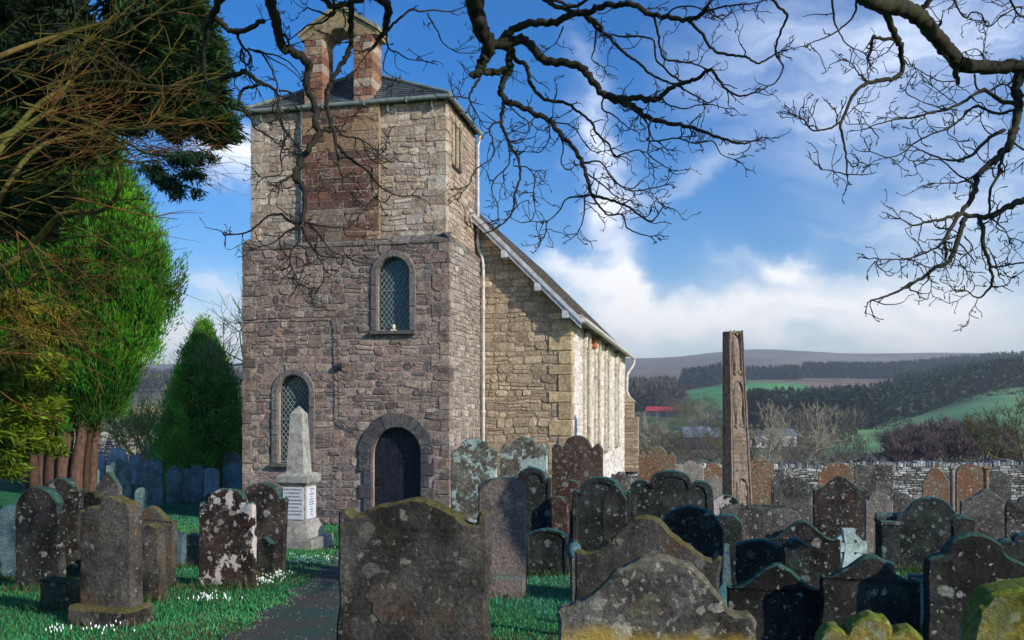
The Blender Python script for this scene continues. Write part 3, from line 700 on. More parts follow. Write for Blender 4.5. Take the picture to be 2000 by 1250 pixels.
# bellcote
BY0, BY1 = -.02, .62
bl0, bl1 = cX(594, BY0), cX(630, BY0); br0, br1 = cX(690, BY0), cX(727, BY0)
ztop = cZ(80, bl0, 0); zrise = cZ(18, (bl0+br1)/2, 0)
mb = MB()
for (a, b_) in ((bl0, bl1), (br0, br1)):
    prism(mb, a+.01, b_-.01, BY0+.01, BY1-.01, HE-.05, ztop, 1)
    z = HE-.02; k = 0
    while z < ztop-.01:
        h = min(.215, ztop-z)
        xs = [a, a+(b_-a)*random.choice((.38, .5, .62)), b_] if k % 3 != 2 else [a, b_]
        for q in range(len(xs)-1):
            c = np.array(random.choice([(.3, .15, .10), (.24, .12, .085), (.36, .22, .15), (.4, .33, .27)]))*random.uniform(.8, 1.2)
            mb.box(((xs[q]+xs[q+1])/2, (BY0+BY1)/2, z+h/2), (xs[q+1]-xs[q]-.008, BY1-BY0+random.uniform(0, .01), h-.012), 0, c, .008, jit=.002)
        z += h; k += 1
bc = mb.build('bellcote', [M['ashlar'], M['mortar_tan']], church)
mb = MB(); gx0, gx1 = bl0-.09, br1+.12; gm = (gx0+gx1)/2; gy0, gy1 = BY0-.06, BY1+.06
# gable head with a cusped arch underneath
cus = []
nn = 24
for k in range(nn+1):
    t = k/nn; x = bl1-.03+(br0+.03-bl1+.03)*t; s_ = abs(2*t-1)
    z = ztop-.12+.34*math.sqrt(max(0, 1-s_**2.4))-.07*math.exp(-((s_-.52)/.1)**2)
    cus.append((x, z))
outl = [(gx0, ztop), (bl1-.03, ztop)]+cus[1:-1]+[(br0+.03, ztop), (gx1, ztop), (gx1, ztop+.1), (gm, zrise), (gx0, ztop+.1)]
n = len(outl); tri = tessellate_polygon([[Vector((p[0], p[1], 0)) for p in outl]])
mb.add([(p[0], BY0-.01, p[1]) for p in outl]+[(p[0], BY1+.01, p[1]) for p in outl], [tuple(t) for t in tri]+[tuple(a+n for a in t)[::-1] for t in tri]+[(k, (k+1) % n, n+(k+1) % n, n+k) for k in range(n)], 0, (.30, .24, .14))
for sg, xe in ((-1, gx0-.04), (1, gx1+.04)):        # coping slabs
    m_ = 4
    for k in range(m_):
        p = np.array([xe+(gm-xe)*k/m_, ztop+.09+(zrise-ztop-.05)*k/m_]); q = np.array([xe+(gm-xe)*(k+1)/m_, ztop+.09+(zrise-ztop-.05)*(k+1)/m_])
        V = [(p[0], gy0, p[1]), (q[0], gy0, q[1]), (q[0], gy0, q[1]+.09), (p[0], gy0, p[1]+.09)]; V += [(a, gy1, c_) for a, b_, c_ in V]
        mb.add(V, [(0, 1, 2, 3), (7, 6, 5, 4), (0, 4, 5, 1), (1, 5, 6, 2), (2, 6, 7, 3), (3, 7, 4, 0)], 0, np.array((.36, .33, .2))*random.uniform(.8, 1.2))
mb.build('gable_head', M['ashlar'], bc, fix=True)
mb = MB(); xr = cX(711, .2); mb.tube([(xr, .2, cZ(60, xr, .2)), (xr, .2, cZ(60, xr, .2)+1.6)], .011, 5); mb.build('lightning_rod', M['iron'], church)
# nave
NY = TD; NX1 = cX(1115, NY); NYE = cY(1221, NX1); RX = -TW/2
ze = cZ(622, NX1, NY)+.12; slope = 1.0; NX0 = -TW+.25; RX = (NX0+NX1)/2; zrdg = ze+(NX1-RX)*slope
print('nave', NX1, NYE, ze, zrdg)
mb = MB(); west = lambda u, v, h: (u, NY-h, v)
mb.add([(NX0, NY, -2), (NX1, NY, -2), (NX1, NY, ze), (RX, NY, zrdg), (NX0, NY, ze)], [(0, 1, 2, 3, 4)], 1)
mb.add([(NX0, NYE, -2), (NX1, NYE, -2), (NX1, NYE, ze), (RX, NYE, zrdg), (NX0, NYE, ze)], [(4, 3, 2, 1, 0)], 1)
mb.add([(NX0, NY, -2), (NX0, NYE, -2), (NX0, NYE, ze), (NX0, NY, ze)], [(0, 1, 2, 3)], 1)
def segG(v):
    r = NX1 if v < ze-.05 else NX1-(v-ze+.05)/slope
    return [(-.05, r)] if r > 0 else []
def gcol(u, v, c):
    if u > NX1-.5: c = c*1.12
    return c
rubble(mb, west, -.5, ze+NX1-.1, segG, (.12, .28), (.16, .44), PAL_GAB, proud=(.005, .024), wob=.03, split=.3, gap=.011, colfn=gcol)
def segW(v):
    return [(NX0, -TW)] if v < ze else []
rubble(mb, west, 0, ze, segW, (.14, .26), (.25, .6), PAL_LOW)
z = -.5; k = 0
while z < ze-.1:
    h = min(random.uniform(.26, .5), ze-z); L1, L2 = (.62, .3) if k % 2 else (.36, .5)
    mb.box((NX1-L1/2+.03, NY+L2/2-.045, z+h/2), (L1, L2, h-.016), 0, np.array((.52, .42, .26))*random.uniform(.8, 1.2), .016, jit=.004); z += h; k += 1
nv = mb.build('nave_wall', [M['gable'], M['mortar_tan']], church)
mb = MB(); mb.add([(NX1, NY, -2), (NX1, NYE, -2), (NX1, NYE, ze), (NX1, NY, ze)], [(0, 1, 2, 3)], 1)
southw = lambda u, v, h: (NX1+h, u, v)
wy = [cY(p, NX1) for p in (1143, 1164, 1183, 1203)]
wz0, wz1 = 1.4, ze-.75; WH = .62
def segSo(v):
    L = [(NY+.3, NYE)]
    if wz0-.1 < v < wz1+.4:
        for yc in wy:
            a, b_ = L[-1]; w_ = WH if v < wz1-.2 else WH*max(0.1, (wz1+.5-v)/.7)
            L = L[:-1]+[(a, yc-w_), (yc+w_, b_)]
    return L
rubble(mb, southw, -1.6, ze, segSo, (.12, .22), (.2, .55), [(.72, .69, .66), (.78, .75, .72), (.66, .62, .58), (.8, .78, .76)], proud=(.002, .012), gap=.006)
mb.build('south_wall', [M['limewash'], M['mortar_pale']], church)
for yc in wy:
    mb = MB()
    for sg in (-1, 1):
        mb.box((NX1+.045, yc+sg*.5, (wz0+wz1)/2), (.13, .22, wz1-wz0), 0, (.62, .58, .47), .03)
        pts = []
        for k in range(9):
            a = k/8*math.radians(62); pts.append((NX1+.045, yc+sg*(.5-1.1*(1-math.cos(a))), wz1+1.1*math.sin(a)*.62))
        mb.tube(pts, .1, 6, 0, (.62, .58, .47))
    mb.box((NX1+.06, yc, wz0-.06), (.2, 1.3, .12), 0, (.6, .56, .46), .02)
    w = mb.build('lancet_window', M['dressed'], church)
    mb = MB(); mb.box((NX1+.012, yc, (wz0+wz1)/2+.2), (.02, .82, wz1-wz0+.4), 0); mb.build('glass', M['glass'], w)
# nave roof
mb = MB(); oh = .32; vo = .34
eX, eZ = NX1+oh, ze-oh*slope+.16; rZ = zrdg+.16
slates(mb, (eX, NY-vo, eZ), (eX, NYE+.3, eZ), (RX, NYE+.3, rZ), (RX, NY-vo, rZ), 34, .42, (.22, .21, .215))
lX = NX0-oh
slates(mb, (lX, NYE+.3, eZ), (lX, NY-vo, eZ), (RX, NY-vo, rZ), (RX, NYE+.3, rZ), 16, 1.0, (.2, .2, .2))
mb.add([(eX, NY-vo, eZ-.05), (eX, NYE+.3, eZ-.05), (RX, NYE+.3, rZ-.05), (RX, NY-vo, rZ-.05)], [(3, 2, 1, 0)], 0, (.12, .1, .08))
mb.build('nave_roof', M['slate'], church)
def slopebox(mb, xa, xb, y_a, y_b, dz0, dz1, c=(1, 1, 1)):
    za, zb_ = eZ+(eX-xa)*slope, eZ+(eX-xb)*slope
    V = [(xa, y_a, za+dz0), (xb, y_a, zb_+dz0), (xb, y_a, zb_+dz1), (xa, y_a, za+dz1)]; V += [(p[0], y_b, p[2]) for p in V]
    mb.add(V, [(0, 1, 2, 3), (7, 6, 5, 4), (0, 4, 5, 1), (1, 5, 6, 2), (2, 6, 7, 3), (3, 7, 4, 0)], 0, c)
mb = MB(); slopebox(mb, eX, -.3, NY-vo-.03, NY-vo, -.26, -.04); slopebox(mb, eX+.03, -.3, NY-vo-.065, NY-vo-.032, -.12, .015)
slopebox(mb, eX-.3, -.3, NY-vo+.002, NY, -.15, -.06)
for px in (985, 1050, 1104):
    x = cX(px, NY-vo); zz = eZ+(eX-x)*slope-.3; mb.box((x, NY-vo/2-.02, zz), (.17, vo+.06, .2), 0, (1, 1, 1), .008)
mb.build('bargeboard', M['whitepaint'], church)
mb = MB(); gx, gzv = eX+.07, eZ-.03
mb.tube([(gx, NY-vo-.05, gzv), (gx, NYE+.35, gzv)], .075, 8); mb.build('nave_gutter', M['pipe'], church)
for k in range(44): y_ = NY-vo+.2+k*(NYE-NY)/44; mb = MB(); mb.box((NX1+.17, y_, ze-.1), (.3, .1, .12), 0, (.5, .45, .38), .005); mb.build('rafter_foot', M['dressed'], church)
mb = MB(); y_ = cY(1164, NX1+.1); mb.box((NX1+.06, y_, ze-.42), (.14, .5, .3), 0, (.5, .16, .06), .02); mb.build('red_eaves_stone', M['ashlar'], church, label='reddish block just below the nave eaves')
# down pipes
def cp(px, py, Y): x = cX(px, Y); return (x, Y, cZ(py, x, Y))
mb = MB(); YP = TD-.12
def pz(py, x): return cZ(py, x, YP)
XU, XL = UR+.09, .11
pts = [(UR+.16, YP, pz(262, XU)), (XU, YP, pz(285, XU)), (XU, YP, pz(470, XU)), (XU+.02, YP, pz(486, XU)), (XL-.03, YP, pz(503, XL)), (XL, YP, pz(520, XL)), (XL, YP, pz(700, XL)), (XL, YP, -.1)]
mb.tube(pts, .042, 8)
for k in (2, 5, 6): mb.tube([(pts[k][0], pts[k][1], pts[k][2]-.05), (pts[k][0], pts[k][1], pts[k][2]+.05)], .056, 8)
for py in (600, 800): mb.tube([(XL, YP, pz(py, XL)), (XL, YP, pz(py+7, XL))], .056, 8)
mb.build('downpipe', M['pipe'], church)
mb = MB(); yq = NYE-.3; mb.tube([(gx, NYE+.1, gzv), (gx, NYE+.1, gzv-.25), (NX1+.12, yq, gzv-.75), (NX1+.1, yq, 3.6), (NX1+.28, yq, 3.2), (NX1+.28, yq, 0)], .06, 8)
mb.build('downpipe', M['pipe'], church)
# far corner buttress, stepped
mb = MB(); bx0, bx1 = NX1, cX(1250, NYE); bw_ = bx1-bx0
steps = [(bw_, 0, cZ(890, bx1, NYE)), (bw_*.93, cZ(890, bx1, NYE), cZ(815, bx1, NYE)), (bw_*.62, cZ(815, bx1, NYE), cZ(785, bx1, NYE))]
for (w_, z0, z1) in steps: prism(mb, bx0, bx0+w_-.03, NYE-.4, NYE+.5, z0, z1, 1)
zt_ = cZ(765, bx0, NYE)
mb.add([(bx0, NYE-.45, steps[2][2]), (bx0+steps[2][0]+.05, NYE-.45, steps[2][2]), (bx0, NYE-.45, zt_), (bx0, NYE+.5, steps[2][2]), (bx0+steps[2][0]+.05, NYE+.5, steps[2][2]), (bx0, NYE+.5, zt_)], [(0, 1, 2), (3, 5, 4), (1, 4, 5, 2), (0, 3, 4, 1)], 0, (.42, .36, .28))
for (w_, z0, z1) in steps: rubble(mb, lambda u, v, h: (u, NYE-.4-h, v), z0, z1, lambda v: [(bx0, bx0+w_)], (.12, .2), (.2, .45), [(.36, .29, .2), (.3, .24, .18), (.42, .35, .27)], proud=(.01, .03))
mb.build('buttress', [M['gable'], M['mortar_tan']], church)
# cable and junction box on the tower front
mb = MB(); yb = -.085
pts = [cp(474, 626, yb), cp(520, 622, yb), cp(600, 620, yb), cp(655, 620, yb), cp(658, 640, yb), cp(659, 700, yb), cp(661, 760, yb), cp(661, 820, yb), cp(680, 834, yb), cp(700, 838, yb)]
mb.tube(pts, .011, 5); mb.build('cable', M['cable'], church)
mb = MB(); p = cp(665, 714, -.11); mb.box(p, (.15, .1, .12), 0, (1, 1, 1), .01); mb.box((p[0], p[1]-.055, p[2]), (.1, .012, .07), 0, (2.2, 2.2, 2.2), .004); mb.build('junction_box', M['cable'], church)
# ------------------------------------------------------------ WAR MEMORIAL
MD = 14.6; mx = (575.5-1000)/F*MD; mz = gz(mx, MD)
mem = empty('war_memorial', (mx, MD+.3, mz), -CA, 'pale granite obelisk war memorial with white name tablets before the tower', 'memorial')
GRN = (.42, .43, .40)
def mpx(w): return w*MD/F
def mZ(py): return EYE+(HY-py)/F*MD-mz
def frustum(mb, w0, w1, z0, z1, cc=(1, 1, 1), x=0, y=0, mi=0):
    a, b_ = w0/2, w1/2
    V = [(x-a, y-a, z0), (x+a, y-a, z0), (x+a, y+a, z0), (x-a, y+a, z0), (x-b_, y-b_, z1), (x+b_, y-b_, z1), (x+b_, y+b_, z1), (x-b_, y+b_, z1)]
    mb.add(V, [(0, 1, 5, 4), (1, 2, 6, 5), (2, 3, 7, 6), (3, 0, 4, 7), (4, 5, 6, 7), (3, 2, 1, 0)], mi, cc)
mb = MB(); mb.box((0, 0, (mZ(1052)-.1)/2), (mpx(102), mpx(102), mZ(1052)+.1), 0, (.34, .35, .32), .012); mb.build('plinth', M['granite'], mem)
mb = MB(); mb.box((0, 0, mZ(1046)), (mpx(74), mpx(74), mZ(1046)*2-mZ(1052)*2+.002), 0, GRN, .005); frustum(mb, mpx(74), mpx(56), mZ(1042), mZ(1018), GRN); mb.build('base', M['granite'], mem)
dw = mpx(50)
mb = MB(); mb.box((0, 0, (mZ(1019)+mZ(949))/2), (dw, dw, mZ(949)-mZ(1019)), 0, GRN, .006); die = mb.build('pedestal', M['granite'], mem)
mb = MB(); frustum(mb, dw+.02, mpx(64), mZ(950), mZ(944), GRN); mb.box((0, 0, (mZ(944)+mZ(930))/2), (mpx(66), mpx(66), mZ(930)-mZ(944)), 0, (.37, .39, .36), .008); frustum(mb, mpx(64), mpx(48), mZ(930), mZ(925), GRN); mb.build('capital', M['granite'], mem)
mb = MB(); frustum(mb, mpx(37), mpx(25), mZ(926), mZ(808), GRN); frustum(mb, mpx(25), .01, mZ(808), mZ(793), GRN); mb.build('obelisk_shaft', M['granite'], mem)
th = mZ(953)-mZ(1016)
def tablet(side_):
    mb = MB(); mb.box((0, 0, 0), (dw*.86, .016, th), 0, (1, 1, 1), .003); t = mb.build('name_tablet', M['tablet'], mem)
    zc = (mZ(1016)+mZ(953))/2
    if side_ == 0: t.location = (0, -dw/2-.008, zc)
    else: t.location = (dw/2+.008, 0, zc); t.rotation_euler = (0, 0, R(90))
    return t
L0 = ['IN PROUD MEMORY OF', 'Cpl. THOMAS BEATY', 'Pte WILLIAM BEATY', 'Pte JOHN JAMES ARMSTRONG', 'Pte HUGH ARMSTRONG', 'Pte JOHN AGAR', 'Pte WALTER HODGSON', 'Pte WILLIAM MURRAY']
L1_ = ['JOHN HARRIS', 'THE', 'GREAT WAR', '1914', 'GLORY TO', 'THOSE WHO', 'LAID DOWN', 'LIFE', 'FAITHFUL', 'UNTO', 'DEATH']
for side_, lines in ((0, L0), (1, L1_)):
    t = tablet(side_); n = len(lines)
    for k, s_ in enumerate(lines):
        cu = bpy.data.curves.new('inscription', 'FONT'); cu.body = s_; cu.size = .031 if side_ == 0 else .028; cu.align_x = 'CENTER'; cu.extrude = .001
        to = bpy.data.objects.new('inscription', cu); col.objects.link(to); dg = bpy.context.evaluated_depsgraph_get()
        me = bpy.data.meshes.new_from_object(to.evaluated_get(dg)); bpy.data.objects.remove(to)
        o = bpy.data.objects.new('inscription', me); col.objects.link(o); o.parent = t; me.materials.append(M['letter'])
        wd = max(v_.co.x for v_ in me.vertices)*2; sc = min(1, dw*.8/wd)
        o.scale = (sc, 1, 1); o.rotation_euler = (R(90), 0, 0); o.location = (0, -.0095, th/2-.045-k*(th-.06)/n)
# poppy wreath at its foot
wr = MB(); c0 = np.array([mx-mpx(20), MD-.55, 0]); c0[2] = gz(c0[0], c0[1])
a = np.linspace(0, 2*math.pi, 17)[:-1]
wr.tube([(.1*math.cos(t), .1*math.sin(t), .04) for t in np.append(a, 0)], .022, 6, 0, (.25, .4, .3))
wo = empty('poppy_wreath', tuple(c0), 0, 'small red poppy wreath lying in the grass at the memorial plinth', 'wreath')
wr.build('ring', M['iron'], wo)
mb = MB()
for t in a: mb.box((.1*math.cos(t), .1*math.sin(t), .068), (.045, .045, .02), 0, (1, 1, 1), .008, rz=t)
mb.build('poppies', M['red'], wo)
# ------------------------------------------------------------ CARVED CROSS SHAFT
XD = 21.0; cxx = (1441-1000)/F*XD; czb = gz(cxx, XD)
shaft = empty('cross_shaft', (cxx, XD, czb), R(14), 'tall carved sandstone cross shaft with figures, rising over the graves', 'cross shaft')
shaft.rotation_euler = (0, R(-1.7), R(14))
zt = EYE+(HY-648)/F*XD-czb; wb, wt = .56, .36; db, dt = .50, .34
nu, nvv = 60, 520
U, Vv = np.meshgrid(np.linspace(-1, 1, nu), np.linspace(0, 1, nvv), indexing='xy')
zz = Vv*zt
Hh = np.zeros_like(U)
def ell(cu, cv, ru, rv, h, rot=0):
    global Hh
    a = ((U-cu)*math.cos(rot)+(Vv-cv)*9.5*math.sin(rot))/(ru*1.25); b2 = (-(U-cu)*math.sin(rot)+(Vv-cv)*9.5*math.cos(rot))/rv
    e_ = np.clip(1-(a*a+b2*b2), 0, 1); Hh = np.where(e_ > 0, np.maximum(Hh, -.038+h*1.15*e_**.35), Hh)
def panel(v0, v1, arch=True):
    global Hh
    m_ = (np.abs(U) < .66) & (Vv > v0) & (Vv < v1)
    if arch: m_ &= ~((Vv > v1-.07) & (((U/.66)**2+((Vv-(v1-.07))/.07)**2) > 1))
    Hh = np.where(m_, -.038, Hh)
    return m_
Hh[:] = 0
Hh = np.where(np.abs(U) > .86, .012, Hh); Hh = np.where((np.abs(U) > .76) & (np.abs(U) < .82), -.02, Hh)
m1 = panel(.50, .742); m2 = panel(.77, .99, False); m3 = panel(.08, .245)
def fig(v0, v1, k):
    hgt = v1-v0; mm = Hh.copy()
    for (cu, cv, ru, rv, h, rot) in [(0, .90, .17, .30, .03, 0), (0, .93, .27, .30, -.01, 0), (0, .62, .42, 1.15*hgt/.24, .028, 0), (-.22, .55, .16, .8, .03, .15), (.22, .5, .16, .8, .022, -.2), (-.15, .22, .15, .95, .032, .05), (.18, .22, .15, .95, .026, -.05), (.05, .55, .32, .16, .04, .6), (-.1, .47, .34, .13, .035, -.5), (.1, .66, .28, .12, .034, -.7), (-.22, .05, .24, .12, .03, .1), (.3, .06, .24, .14, .034, -.2)]:
        ell(cu+random.uniform(-.04, .04), v0+hgt*cv, ru, rv*.9, h, rot)
for (a, b_) in ((.505, .725), (.78, .965), (.085, .225)): fig(a, b_, 0)
ell(.35, .17, .2, .22, .035, .3); ell(.38, .105, .25, .12, .03, 0)
rn = (np.abs(U) < .62) & (Vv > .27) & (Vv < .475)                      # worn lines of runes
rows = np.sin(Vv*zt*2*math.pi/.1) > -.75; glyph = (np.sin(U*46+np.floor(Vv*zt/.1)*2.3)*np.sin(U*19+np.floor(Vv*zt/.1)*5.1)) > .1
Hh = np.where(rn & rows & glyph, Hh-.014, Hh)
rg2 = np.random.default_rng(3); Hh += rg2.normal(0, .0010, Hh.shape)
er = np.array([[mnoise.noise(Vector((a*1.5, b_*12, 5))) for a in U[0]] for b_ in Vv[:, 0]]); Hh += er*.014
Hh = np.where(Vv > .965, Hh+er*.04, Hh)
wz = (wb+(wt-wb)*Vv)/2; dz = (db+(dt-db)*Vv)/2
X3 = U*wz; Y3 = -dz-Hh*1.25; Z3 = zz+np.where(Vv > .992, er*.12, 0)
mb = MB(); i = np.arange(nvv-1)[:, None]*nu; j = np.arange(nu-1)[None, :]
tone = np.clip(1+Hh*6, .55, 1.25)*0+1
mb.add(np.stack([X3, Y3, Z3], -1).reshape(-1, 3), np.stack([i+j, i+j+1, i+nu+j+1, i+nu+j], -1).reshape(-1, 4), 0, (.30, .245, .20), True)
nl = 60
for sg in (-1, 1):                                                      # sides with vine-scroll relief
    D2 = np.linspace(-1, 1, 30); V2 = np.linspace(0, 1, 300); A, B = np.meshgrid(D2, V2, indexing='xy')
    rel = np.where(np.abs(A) < .72, -.025+.03*np.clip(np.sin(A*3+np.sin(B*60)*2.2)*np.cos(B*60+A*2), 0, 1), 0)
    Wd = (wb+(wt-wb)*B)/2; Dd = (db+(dt-db)*B)/2
    Vt = np.stack([sg*(Wd+rel), A*Dd, B*zt], -1).reshape(-1, 3)
    i = np.arange(299)[:, None]*30; j = np.arange(29)[None, :]
    mb.add(Vt, np.stack([i+j, i+j+1, i+31+j, i+30+j], -1).reshape(-1, 4), 0, (.3, .22, .17), True)
V = [(-wb/2, db/2, 0), (wb/2, db/2, 0), (wt/2, dt/2, zt), (-wt/2, dt/2, zt)]; mb.add(V, [(0, 3, 2, 1)], 0, (.3, .22, .17))
mb.box((0, 0, zt-.01), (wt*.96, dt*.96, .03), 0, (.32, .26, .18), .01, jit=.006)
mb.build('shaft', M['cross'], shaft)
mb = MB(); mb.box((0, 0, .03), (1.0, .95, .34), 0, (.3, .24, .18), .03, jit=.006); mb.build('base', M['cross'], shaft)

# ------------------------------------------------------------ GRAVESTONES
def topf(style, u):
    a = abs(u)
    if style == 'round': return math.sqrt(max(0, 1-a*a))*.95
    if style == 'gothic': return 1.25*(1-a**1.5)
    if style == 'seg': return .30*(1-a*a)
    if style == 'flat': return 0.02*math.sin(u*5)
    if style == 'arch':
        if a < .70: return .16+.5*math.sqrt(1-(a/.70)**2)
        if a < .80: return .16-.9*(a-.70)*(1-(a-.70)/.2)
        return .13+.05*math.sqrt(max(0, 1-((a-.9)/.1)**2))
    if style == 'ogee': return float(np.interp(a, [0, .1, .22, .36, .5, .64, .78, .9, .95, 1], [.60, .585, .52, .40, .27, .16, .09, .055, .09, .08]))
    if style == 'horn':                      # low ogee between two raised corners
        return float(np.interp(a, [0, .2, .5, .68, .78, .86, .92, 1], [.33, .31, .22, .12, .07, .10, .20, .17]))-.05*sm01((u-.2)/.6)*(a < .86)
    if style == 'scroll':
        if a < .48: return .34+.28*math.sqrt(1-(a/.48)**2)
        return .05+.34*math.sqrt(max(0, 1-((a-.70)/.30)**2))*(1 if a < .95 else .8)
    if style == 'peak':
        if a < .54: return .10+.52*math.sqrt(1-(a/.54)**2)
        if a < .82: return .10+.24*(a-.54)/.28
        return .34-.26*(a-.82)/.18
    if style == 'shoul': return .26+.30*math.cos(a/.78*math.pi/2)**.8 if a < .78 else 0.0
    if style == 'bell':                      # broad round head dropping in coves to the corners
        return float(np.interp(a, [0, .15, .3, .42, .52, .60, .66, .74, .84, .93, 1], [.60, .585, .54, .47, .38, .27, .18, .11, .06, .05, .0]))
    if style == 'worn': return .30*math.cos(u*1.2)+.12*math.sin(u*4+1)+(.0 if a < .9 else -.1)
    if style == 'left': return .42*math.exp(-((u-.35)/.5)**2)+.05*math.sin(u*9)-(.12 if u > .9 else 0)
    return 0
GRP = 'gravestones in the churchyard'
H['teal_lift'] = headstone('stone_teal_shade_lift', (.10, .19, .21), (.30, .43, .45), lich=(.6, .72, .74), amt=.5, speck=.6, stain=.25, moss=(.1, .25, .27))  # paler, bluer teal copy: lifted, sky-lit shade painted into the stone
H['spec_lift'] = headstone('stone_speckled_shade_lift', (.34, .36, .37), (.6, .62, .63), lich=(.8, .85, .88), amt=.6, speck=.9, stain=.3, moss_amt=.2)  # paler speckled copy, lifting the church's shade by colour
def gravestone(px0, px1, ytop, d, style, mat, label, roll=0, pitch=0, yaw=None, rim=False, base=None, th=.09, taper=0.0, worn=.006, sink=.25):
    pxm = (px0+px1)/2; x = (pxm-1000)/F*d; gzv = gz(x, d)
    w = (px1-px0)/F*d/2*1.0; ztop = EYE+(HY-ytop)/F*d-gzv
    yaw = (-CA+random.uniform(-.07, .07)) if yaw is None else R(yaw)
    w = max(.05, (w-abs(math.sin(yaw))*th*.5)/math.cos(yaw))
    N = 56; us = np.linspace(1, -1, N); tv = np.array([topf(style, q) for q in us]); mx_ = tv.max()
    sh = ztop-mx_*w
    pts = [(w*(1-taper), -sink)]+[(w*(1-taper*(1-t)), sh*t+(-.0)) for t in np.linspace(.08, .97, 9)]
    pts += [(u_*w, sh+t_*w) for u_, t_ in zip(us, tv)]
    pts += [(-w*(1-taper*(1-t)), sh*t) for t in np.linspace(.97, .08, 9)]+[(-w*(1-taper), -sink)]
    sd_ = random.random()*90
    pts = np.array(pts)
    nx = np.array([mnoise.noise(Vector((p[0]*7, p[1]*7, sd_)))+.6*mnoise.noise(Vector((p[0]*22, p[1]*22, sd_+5))) for p in pts])
    nz = np.array([mnoise.noise(Vector((p[0]*7, p[1]*7, sd_+9)))+.6*mnoise.noise(Vector((p[0]*22, p[1]*22, sd_+15))) for p in pts])
    pts[:, 0] += nx*worn*1.6; pts[:, 1] += nz*worn*1.6
    n = len(pts); t2 = th/2; bv = min(.014, th*.15)
    nxt = np.roll(pts, -1, 0)-np.roll(pts, 1, 0); nr_ = np.column_stack([nxt[:, 1], -nxt[:, 0]]); nr_ /= np.maximum(np.linalg.norm(nr_, axis=1, keepdims=True), 1e-6)
    ins = pts-nr_*bv
    def L(p, y): return [(q[0], y, q[1]) for q in p]
    mb = MB(); cen = np.array([0, sh*.62])
    loops = [L(ins, t2), L(pts, t2-bv), L(pts, -t2+bv), L(ins, -t2)]
    if rim:
        s1 = cen+(ins-cen)*np.array([.87, .90]); s2 = cen+(ins-cen)*np.array([.84, .87]); loops += [L(s1, -t2), L(s2, -t2+.016)]
    V = sum(loops, []); Fc = []
    for k in range(len(loops)-1): Fc += [(k*n+q, k*n+(q+1) % n, (k+1)*n+(q+1) % n, (k+1)*n+q) for q in range(n)]
    Fc += [[(len(loops)-1)*n+q for q in range(n)], [q for q in range(n)][::-1]]
    mb.add(V, Fc, 0)
    o = mb.build('gravestone', H[mat], None, label, 'gravestone', GRP, fix=True)
    o.location = (x, d, gzv); o.rotation_euler = (R(pitch), R(roll), yaw)
    if base:
        bw, bh, bt = base; mb = MB(); mb.box((0, 0, bh/2-.1), (bw, bt, bh+.2), 0, (1, 1, 1), .03, jit=.008)
        mb.build('base', H[mat], o)
    return o
